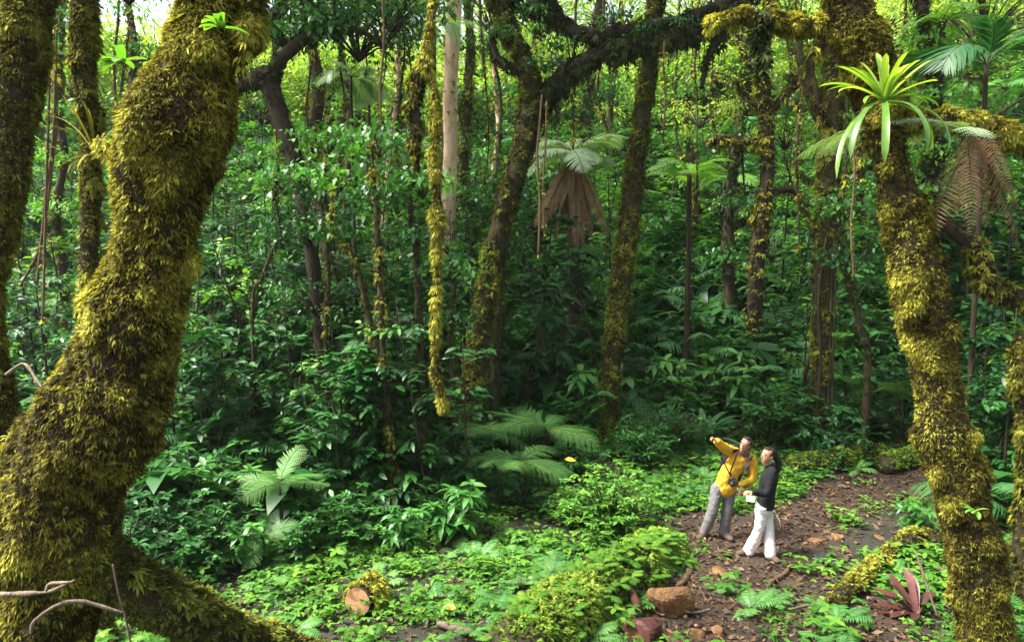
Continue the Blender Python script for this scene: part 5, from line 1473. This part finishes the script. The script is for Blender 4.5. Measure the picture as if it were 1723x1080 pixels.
def head(g, chin, Rm):
    """local frame: x to the person's right, y forward, z up; chin at the origin"""
    k = 20; a = np.arange(k) / k * 2 * np.pi
    V = []
    for z, rx, ry, yo in HEAD:
        V.append(np.stack([rx * np.cos(a), ry * np.sin(a) + yo, np.full(k, z)], 1))
    V = np.concatenate(V); m = len(HEAD)
    i, j = np.meshgrid(np.arange(m - 1), np.arange(k), indexing='ij'); j2 = (j + 1) % k
    q = np.stack([i * k + j, i * k + j2, (i + 1) * k + j2, (i + 1) * k + j], -1).reshape(-1, 4)
    T = np.concatenate([q[:, [0, 1, 2]], q[:, [0, 2, 3]]])
    n = len(V); jj = np.arange(k)
    T = np.concatenate([T, np.stack([np.full(k, n), (jj + 1) % k, jj], 1), np.stack([np.full(k, n + 1), (m - 1) * k + jj, (m - 1) * k + (jj + 1) % k], 1)])
    V = np.concatenate([V, [V[:k].mean(0), V[-k:].mean(0)]])
    g.add(V @ Rm.T + chin, T)
    loc = lambda *p: np.asarray(p, float) @ Rm.T + chin
    limb(g, [loc(0, .094, .115), loc(0, .106, .085), loc(0, .112, .070)], [.008, .011, .013], k=8)      # nose
    for s in (-1, 1):
        ball(g, loc(s * .076, -.010, .095), (.010, .020, .030), 8, Rm=Rm)                                # ears
        ball(g, loc(s * .030, .082, .128), (.024, .012, .008), 8, Rm=Rm)                                  # brow ridge
    ball(g, loc(0, .088, .042), (.024, .012, .008), 8, Rm=Rm)                                             # lips
    return loc


def face_parts(root, loc, Rm, skin_dark, hairmat):
    for s in (-1, 1):
        g = Geo(); ball(g, loc(s * .030, .0895, .112), (.013, .007, .007), 8, Rm=Rm); ball(g, loc(s * .030, .0945, .112), (.006, .004, .006), 8, Rm=Rm, mat=1)
        child(g, 'eye', [M['eye'], M['hair']], root)
        g = Geo(); ball(g, loc(s * .031, .094, .130), (.019, .006, .004), 8, Rm=Rm); child(g, 'eyebrow', [M['hair']], root)
    g = Geo(); ball(g, loc(0, .0975, .043), (.021, .006, .006), 8, Rm=Rm); child(g, 'mouth', [M['lip']], root)


def hand(g, wrist, d, palm_n, size=.18, curl=(.5, .5, .6, .7), point=False, side=1):
    """palm, four unequal bent fingers and a thumb from the side of the palm"""
    d = unit(np.asarray(d, float)); n = unit(np.asarray(palm_n, float) - d * np.dot(palm_n, d)); s = np.cross(d, n) * side
    w = np.asarray(wrist, float); pl = size * .52
    limb(g, [w, w + d * pl * .5, w + d * pl], [(.024, .016), (.038, .017), (.038, .015)], k=10, ref=s)
    for i, (off, ln) in enumerate(((.029, .40), (.010, .45), (-.010, .42), (-.028, .33))):
        c = curl[i] if not (point and i == 0) else .05
        p = w + d * pl * .95 + s * off
        q = [p]; ang = 0
        for seg in (.45, .32, .25):
            ang += c * 1.1
            p = p + (d * math.cos(ang) + n * math.sin(ang)) * size * ln * seg; q.append(p)
        limb(g, q, [.0098, .0092, .0085, .0075], k=8)
    p = w + d * pl * .25 + s * .032
    limb(g, [p, p + (s * .75 + d * .6 + n * .2) * .030, p + (s * .55 + d * 1.1 + n * .5) * .048], [.012, .0105, .0085], k=8)


M['skin'] = cloth_mat('skin', (.38, .19, .12), var=.12, rough=.5, scale=14, bump=.05)
M['lip'] = cloth_mat('lip', (.36, .12, .10), var=.1, rough=.45)
M['eye'] = cloth_mat('eye_white', (.70, .68, .64), var=.05, rough=.3)
M['hair'] = rough_mat('dark_hair', [(.3, (.006, .005, .005)), (.7, (.022, .016, .013))], scale=40, rough=.45, bump=.5, stretch=(1, 1, .15))
M['yellow_jacket'] = cloth_mat('yellow_jacket', (.68, .37, .025), var=.22, rough=.7, scale=7, bump=.5)
M['grey_trousers'] = cloth_mat('grey_trousers', (.15, .14, .145), var=.22, rough=.85, scale=7, bump=.5)
M['black_fleece'] = cloth_mat('black_fleece', (.008, .008, .011), var=.3, rough=.9, scale=12, bump=.4)
M['white_trousers'] = cloth_mat('white_trousers', (.72, .66, .65), var=.14, rough=.85, scale=6, bump=.5)
M['shoe'] = cloth_mat('brown_shoe', (.085, .058, .042), var=.3, rough=.8)
M['black_strap'] = cloth_mat('black_strap', (.012, .012, .014), var=.2, rough=.6)
M['camera_body'] = cloth_mat('camera_body', (.015, .015, .016), var=.15, rough=.35, spec=.6)
M['lens'] = cloth_mat('lens_glass', (.01, .012, .02), var=.1, rough=.08, spec=.9)
M['paper'] = cloth_mat('white_paper', (.82, .82, .84), var=.04, rough=.6, bump=.1)
M['collar'] = cloth_mat('grey_collar', (.10, .085, .075), var=.2, rough=.9)


def box(g, c, ax, half, mat=0, bev=.15):
    """box with chamfered edges, ax = 3x3 columns"""
    h = np.asarray(half, float); P = []
    for sx in (-1, 1):
        for sy in (-1, 1):
            for sz in (-1, 1):
                for k in range(3):
                    v = np.array((sx, sy, sz)) * h
                    v[k] *= 1; o = [i for i in range(3) if i != k]
                    for i in o: v[i] -= np.sign(v[i]) * min(h) * bev
                    P.append(v)
    P = np.array(P)
    import bmesh
    bm = bmesh.new()
    for p in P: bm.verts.new(p)
    r = bmesh.ops.convex_hull(bm, input=bm.verts)
    bmesh.ops.triangulate(bm, faces=bm.faces)
    bm.verts.ensure_lookup_table(); bm.verts.index_update()
    V = np.array([v.co for v in bm.verts]); T = np.array([[v.index for v in f.verts] for f in bm.faces]); bm.free()
    g.add(V @ np.asarray(ax).T + np.asarray(c), T, .5, mat)


def ground_pt(p, h=.0):
    return np.array((p[0], p[1], float(ground(p[0], p[1])) + h))


# --- the man
D = 11.45
root = thing('person', ground_pt(zp(250, 850, D)), 'man in a yellow jacket and grey trousers leaning and pointing up to the left', 'person')
hipL, hipR = zp(278, 500, D), zp(368, 515, D + .03)
kneeL, kneeR = zp(245, 660, D - .04), zp(345, 675, D)
ankL, ankR = zp(186, 812, D + .02), zp(325, 812, D + .02)
for a in (ankL, ankR): a[2] = float(ground(a[0], a[1])) + .10
chest, belly, pelvis = zp(430, 315, D - .02), zp(365, 420, D), zp(325, 495, D + .02)
neck, chin = zp(476, 268, D - .06), zp(458, 240, D - .10)
shL, shR = zp(385, 252, D - .02), zp(520, 305, D - .02)
elL, wrL = zp(318, 215, D - .22), zp(272, 172, D - .38)
elR, wrR = zp(505, 425, D - .02), zp(448, 490, D - .16)
Rm = head_basis((-.62, -.75, .22), (.36, 0, .93))
ref = unit(np.array((1, .1, -.45)))
g = Geo()
loc = head(g, chin, Rm)
limb(g, [neck - (0, 0, .06), neck, loc(0, -.02, .03)], [.060, .055, .055], k=14)
limb(g, [pelvis, belly, chest, neck - (0, 0, .05)], [(.15, .10), (.15, .10), (.17, .11), (.07, .07)], ref=ref)
for h_, k_, a_ in ((hipL, kneeL, ankL), (hipR, kneeR, ankR)):
    limb(g, [h_, k_, a_ + (0, 0, .02)], [.075, .055, .042])
for s_, e_, w_ in ((shL, elL, wrL), (shR, elR, wrR)):
    limb(g, [s_, e_, w_], [.050, .042, .030])
hand(g, wrL, wrL - elL + np.array((-.1, 0, .06)), (0, .3, -1), .19, (.1, 1.1, 1.2, 1.2), point=True)
hand(g, wrR, np.array((-.22, -.25, -.85)), (-1, -.3, .2), .19, (.35, .45, .5, .55), side=-1)
voxel(child(g, 'body', [M['skin']], root), .0065, 2)
face_parts(root, loc, Rm, None, None)
# jacket
g = Geo()
hem = zp(325, 512, D + .01)
limb(g, [hem, belly + (.0, 0, .0), chest, zp(462, 282, D - .03)], [(.185, .135), (.18, .135), (.175, .125), (.10, .09)], ref=ref, k=22, amp=.05, freq=5)
limb(g, [shL + (.06, .02, -.02), shL, elL, wrL - unit(wrL - elL) * .02], [.092, .088, .072, .056], amp=.08, freq=9)
limb(g, [shR + (-.08, .02, .02), shR, elR + (.03, -.05, 0), wrR + (0, 0, .03)], [.085, .080, .062, .048], amp=.08, freq=9)
limb(g, [zp(440, 262, D - .02), zp(476, 258, D - .04)], [.075, .078], k=16)
voxel(child(g, 'jacket', [M['yellow_jacket']], root), .010, 1, folds=0.028)
g = Geo(); limb(g, [zp(474, 262, D - .075), zp(474, 250, D - .085)], [(.07, .07), (.068, .068)], k=16); child(g, 'collar', [M['collar']], root)
g = Geo()
limb(g, [pelvis + (0, 0, .06), pelvis, zp(320, 525, D + .02)], [(.165, .115), (.175, .125), (.16, .12)], ref=ref, k=20)
limb(g, [hipL, kneeL, ankL + (0, 0, -.02)], [.105, .088, .078], amp=.10, freq=9)
limb(g, [hipR, kneeR, ankR + (0, 0, -.02)], [.105, .088, .078], amp=.10, freq=9, seed=3)
voxel(child(g, 'trousers', [M['grey_trousers']], root), .010, 1, folds=0.016)
for a_, dx in ((ankL, (-.12, -.15)), (ankR, (.07, -.17))):
    g = Geo(); t_ = np.array((dx[0], dx[1], 0.)); b_ = ground_pt(a_)
    limb(g, [b_ - t_ * .35 + (0, 0, .045), b_ + t_ * .3 + (0, 0, .05), b_ + t_ + (0, 0, .038)], [(.050, .052), (.056, .056), (.050, .044)], ref=(t_[1], -t_[0], 0)); child(g, 'shoe', [M['shoe']], root)
# hair
g = Geo()
ball(g, loc(0, -.028, .155), (.080, .088, .085), 18, Rm=Rm); ball(g, loc(0, .030, .205), (.062, .058, .030), 14, Rm=Rm)
ball(g, loc(0, -.065, .10), (.066, .050, .075), 14, Rm=Rm)
for s in (-1, 1): ball(g, loc(s * .070, .012, .135), (.012, .028, .035), 8, Rm=Rm)
voxel(child(g, 'hair', [M['hair']], root), .007, 1)
g = Geo()
for s in (-1, 1):
    c = loc(s * .031, .104, .111); a = np.linspace(0, 6.283, 15)
    Tube([np.array((math.cos(t) * .021, 0, math.sin(t) * .014)) @ Rm.T + c for t in a], .0022, k=5, m=30).into(g)
    Tube([loc(s * .052, .103, .114), loc(s * .074, .05, .114), loc(s * .076, -.005, .112)], .002, k=5, m=8).into(g)
Tube([loc(-.010, .106, .113), loc(.010, .106, .113)], .002, k=5, m=3).into(g)
child(g, 'glasses', [M['camera_body']], root)
# camera hanging from his neck
cc = zp(386, 460, D - .22)
ax = head_basis((-.35, -.93, .1), (.25, 0, .97))
root = thing('camera', cc, 'black camera hanging on a strap against the man\'s yellow jacket', 'camera')
g = Geo(); box(g, cc, ax, (.072, .030, .046)); box(g, cc + ax[:, 2] * .056, ax, (.028, .026, .018)); box(g, cc + ax[:, 0] * -.05 + ax[:, 1] * .012, ax, (.018, .034, .042)); child(g, 'body', [M['camera_body']], root, smooth=False)
g = Geo(); Tube([cc + ax[:, 1] * .03, cc + ax[:, 1] * .10 + (0, 0, -.03)], [.034, .037], k=18, m=4).into(g); lo = child(g, 'lens', [M['camera_body']], root)
g = Geo(); e_ = cc + ax[:, 1] * .101 + (0, 0, -.03); Tube([e_ - ax[:, 1] * .004, e_ + ax[:, 1] * .003], [.028, .028], k=18, m=2).into(g); sub_child(g, 'front_glass', [M['lens']], lo, root)
for pts in ([(305, 285, -.19), (335, 345, -.20), (360, 395, -.20), (372, 425, -.21)], [(425, 240, -.16), (395, 320, -.19), (370, 390, -.20), (376, 425, -.21)]):
    g = Geo(); Tube([zp(x, y, D + d) for x, y, d in pts], [(.011, .004)] * 4, k=6, m=14, ref=(1, 0, 0)).into(g); child(g, 'strap', [M['black_strap']], root)
# backpack
bc = zp(372, 300, D + .24)
root = thing('backpack', bc, 'black backpack on the back of the man in the yellow jacket', 'backpack')
g = Geo(); limb(g, [bc + (-.05, .02, -.22), bc + (0, .02, 0), bc + (.05, .0, .18)], [(.13, .08), (.15, .09), (.12, .07)], ref=ref, k=18); child(g, 'bag', [M['black_strap']], root)
for pts in ([(305, 290, .02), (330, 262, -.10), (372, 248, -.15), (412, 240, -.13), (440, 242, .02)], [(517, 285, -.05), (505, 320, -.17), (470, 375, -.19), (440, 415, -.19), (428, 450, -.17)]):
    g = Geo(); Tube([zp(x, y, D + d) for x, y, d in pts], [(.034, .010)] * 5, k=8, m=16, ref=(.6, 0, .8)).into(g); child(g, 'strap', [M['black_strap']], root)

# --- the woman
D = 10.7
root = thing('person', ground_pt(zp(570, 950, D)), 'woman in a black jacket and white trousers with dark hair tied back', 'person')
hipA, hipB = zp(588, 650, D), zp(622, 650, D + .05)
kneeA, kneeB = zp(566, 795, D - .03), zp(640, 800, D + .02)
ankA, ankB = zp(500, 935, D + .05), zp(650, 960, D - .12)
for a in (ankA, ankB): a[2] = float(ground(a[0], a[1])) + .10
chest, belly, pelvis = zp(640, 430, D), zp(625, 540, D), zp(608, 625, D + .01)
neck, chin = zp(648, 345, D), zp(622, 322, D - .02)
shN, shF = zp(660, 395, D - .14), zp(648, 395, D + .14)
elN, wrN = zp(625, 530, D - .20), zp(522, 532, D - .24)
elF, wrF = zp(600, 520, D + .10), zp(520, 530, D - .02)
Rm = head_basis((-.93, -.30, .20), (.12, 0, .99))
ref = unit(np.array((.75, -.66, 0)))
g = Geo(); loc = head(g, chin, Rm)
limb(g, [neck - (0, 0, .06), neck, loc(0, -.02, .03)], [.050, .046, .046], k=14)
limb(g, [pelvis, belly, chest, neck - (0, 0, .04)], [(.10, .13), (.085, .11), (.09, .13), (.055, .055)], ref=ref)
for h_, k_, a_ in ((hipA, kneeA, ankA), (hipB, kneeB, ankB)): limb(g, [h_, k_, a_ + (0, 0, .02)], [.07, .05, .038])
for s_, e_, w_ in ((shN, elN, wrN), (shF, elF, wrF)): limb(g, [s_, e_, w_], [.042, .036, .026])
hand(g, wrN, np.array((-.9, -.1, .05)), (.1, .4, -.9), .165, (.45, .5, .55, .6))
hand(g, wrF, np.array((-.9, -.2, -.1)), (0, .2, -.9), .165, (.5, .55, .6, .6), side=-1)
voxel(child(g, 'body', [M['skin']], root), .0065, 2)
face_parts(root, loc, Rm, None, None)
g = Geo()
limb(g, [zp(612, 632, D + .01), belly, chest, zp(652, 372, D)], [(.130, .165), (.118, .150), (.125, .165), (.085, .11)], ref=ref, k=22, amp=.04, freq=5)
limb(g, [shN + (0, .06, 0), shN, elN, wrN + (.02, 0, 0)], [.070, .068, .060, .045], amp=.08, freq=9)
limb(g, [shF + (0, -.06, 0), shF, elF, wrF + (.02, 0, 0)], [.070, .066, .056, .045], amp=.08, freq=9)
limb(g, [zp(650, 365, D), zp(645, 338, D)], [.072, .060], k=16)
voxel(child(g, 'jacket', [M['black_fleece']], root), .010, 1, folds=0.016)
g = Geo()
limb(g, [pelvis + (0, 0, .05), pelvis, zp(606, 660, D + .01)], [(.118, .15), (.13, .165), (.12, .15)], ref=ref, k=20)
limb(g, [hipA, kneeA, ankA + (-.01, 0, -.04)], [.096, .078, .088], amp=.10, freq=9)
limb(g, [hipB, kneeB, ankB + (0, 0, -.04)], [.096, .078, .084], amp=.10, freq=9, seed=4)
voxel(child(g, 'trousers', [M['white_trousers']], root), .010, 1, folds=0.016)
for a_, dx in ((ankA, (-.17, -.02)), (ankB, (.06, -.15))):
    g = Geo(); t_ = np.array((dx[0], dx[1], 0.)); b_ = ground_pt(a_)
    limb(g, [b_ - t_ * .35 + (0, 0, .04), b_ + t_ * .3 + (0, 0, .045), b_ + t_ + (0, 0, .034)], [(.045, .048), (.050, .050), (.045, .039)], ref=(t_[1], -t_[0], 0)); child(g, 'shoe', [M['shoe']], root)
g = Geo()
ball(g, loc(0, -.028, .150), (.079, .088, .086), 18, Rm=Rm); ball(g, loc(0, .030, .203), (.060, .058, .030), 14, Rm=Rm)
for s in (-1, 1): ball(g, loc(s * .068, -.012, .12), (.014, .04, .05), 8, Rm=Rm)
pt = loc(0, -.115, .13)
limb(g, [loc(0, -.09, .14), pt, pt + (.05, 0, -.10), pt + (.055, 0, -.22), pt + (.03, 0, -.32)], [.036, .046, .052, .046, .018], amp=.15, freq=10)
voxel(child(g, 'hair', [M['hair']], root), .007, 1)
pc = zp(512, 578, D - .17)
g = Geo(); box(g, pc, head_basis((-.2, -.85, .5), (.2, .4, .9)), (.06, .004, .042))
tag(g.obj('paper', [M['paper']], origin=pc, smooth=False), 'folded white paper held in the woman\'s hands', 'paper')

# ------------------------------------------------------------------ light, sky, camera
w = bpy.data.worlds.new('World'); SC.world = w; w.use_nodes = True
nt = w.node_tree; bg = nt.nodes['Background']
sky = nt.nodes.new('ShaderNodeTexSky'); sky.sky_type = 'NISHITA'; sky.sun_disc = False
SUN_EL, SUN_AZ = R(58), R(-98)      # azimuth from +Y, clockwise seen from above
sky.sun_elevation = SUN_EL; sky.sun_rotation = SUN_AZ
sky.air_density = 1.0; sky.dust_density = 4.0; sky.ozone_density = 1.0
bw = nt.nodes.new('ShaderNodeRGBToBW'); mxs = nt.nodes.new('ShaderNodeMix'); mxs.data_type = 'RGBA'; mxs.inputs[0].default_value = .6
nt.links.new(sky.outputs[0], bw.inputs[0]); nt.links.new(sky.outputs[0], mxs.inputs[6]); nt.links.new(bw.outputs[0], mxs.inputs[7])
nt.links.new(mxs.outputs[2], bg.inputs[0]); bg.inputs[1].default_value = .15
sl = bpy.data.lights.new('sun', 'SUN'); sl.energy = 4.4; sl.angle = R(18); sl.color = (1, .95, .82)
so = bpy.data.objects.new('sun', sl); COL.objects.link(so)
sd = Vector((math.sin(SUN_AZ) * math.cos(SUN_EL), math.cos(SUN_AZ) * math.cos(SUN_EL), math.sin(SUN_EL)))
so.rotation_euler = sd.to_track_quat('Z', 'Y').to_euler(); so.location = (-20, 0, 40)
hm, hnt, hout = new_mat('added_haze_volume')
pv = nd(hnt, 'ShaderNodeVolumePrincipled'); pv.inputs['Color'].default_value = (.95, .97, .88, 1); pv.inputs['Density'].default_value = .0003; pv.inputs['Anisotropy'].default_value = .2  # added haze volume, lends the far trees a faint glow
hnt.links.new(pv.outputs[0], hout.inputs['Volume'])
g = Geo(); box(g, (0, 67.5, 8), np.eye(3), (112, 95, 52), bev=0.0)
tag(g.obj('added_haze', [hm], smooth=False), 'added thin volume giving the distance a faint pale glow', 'added_haze', kind='stuff')
cd = bpy.data.cameras.new('camera_view'); cd.sensor_width = 36; cd.sensor_fit = 'HORIZONTAL'; cd.lens = 36 * F / 1723; cd.clip_end = 600; cd.clip_start = .1
co = bpy.data.objects.new('camera_view', cd); COL.objects.link(co); co.location = CAM; co.rotation_euler = (R(90) - PITCH, 0, 0)
SC.camera = co
SC.view_settings.view_transform = 'Standard'; SC.view_settings.look = 'None'; SC.view_settings.exposure = 1.85; SC.view_settings.gamma = 1
SC.cycles.max_bounces = 6; SC.cycles.diffuse_bounces = 2; SC.cycles.transmission_bounces = 3; SC.cycles.glossy_bounces = 2
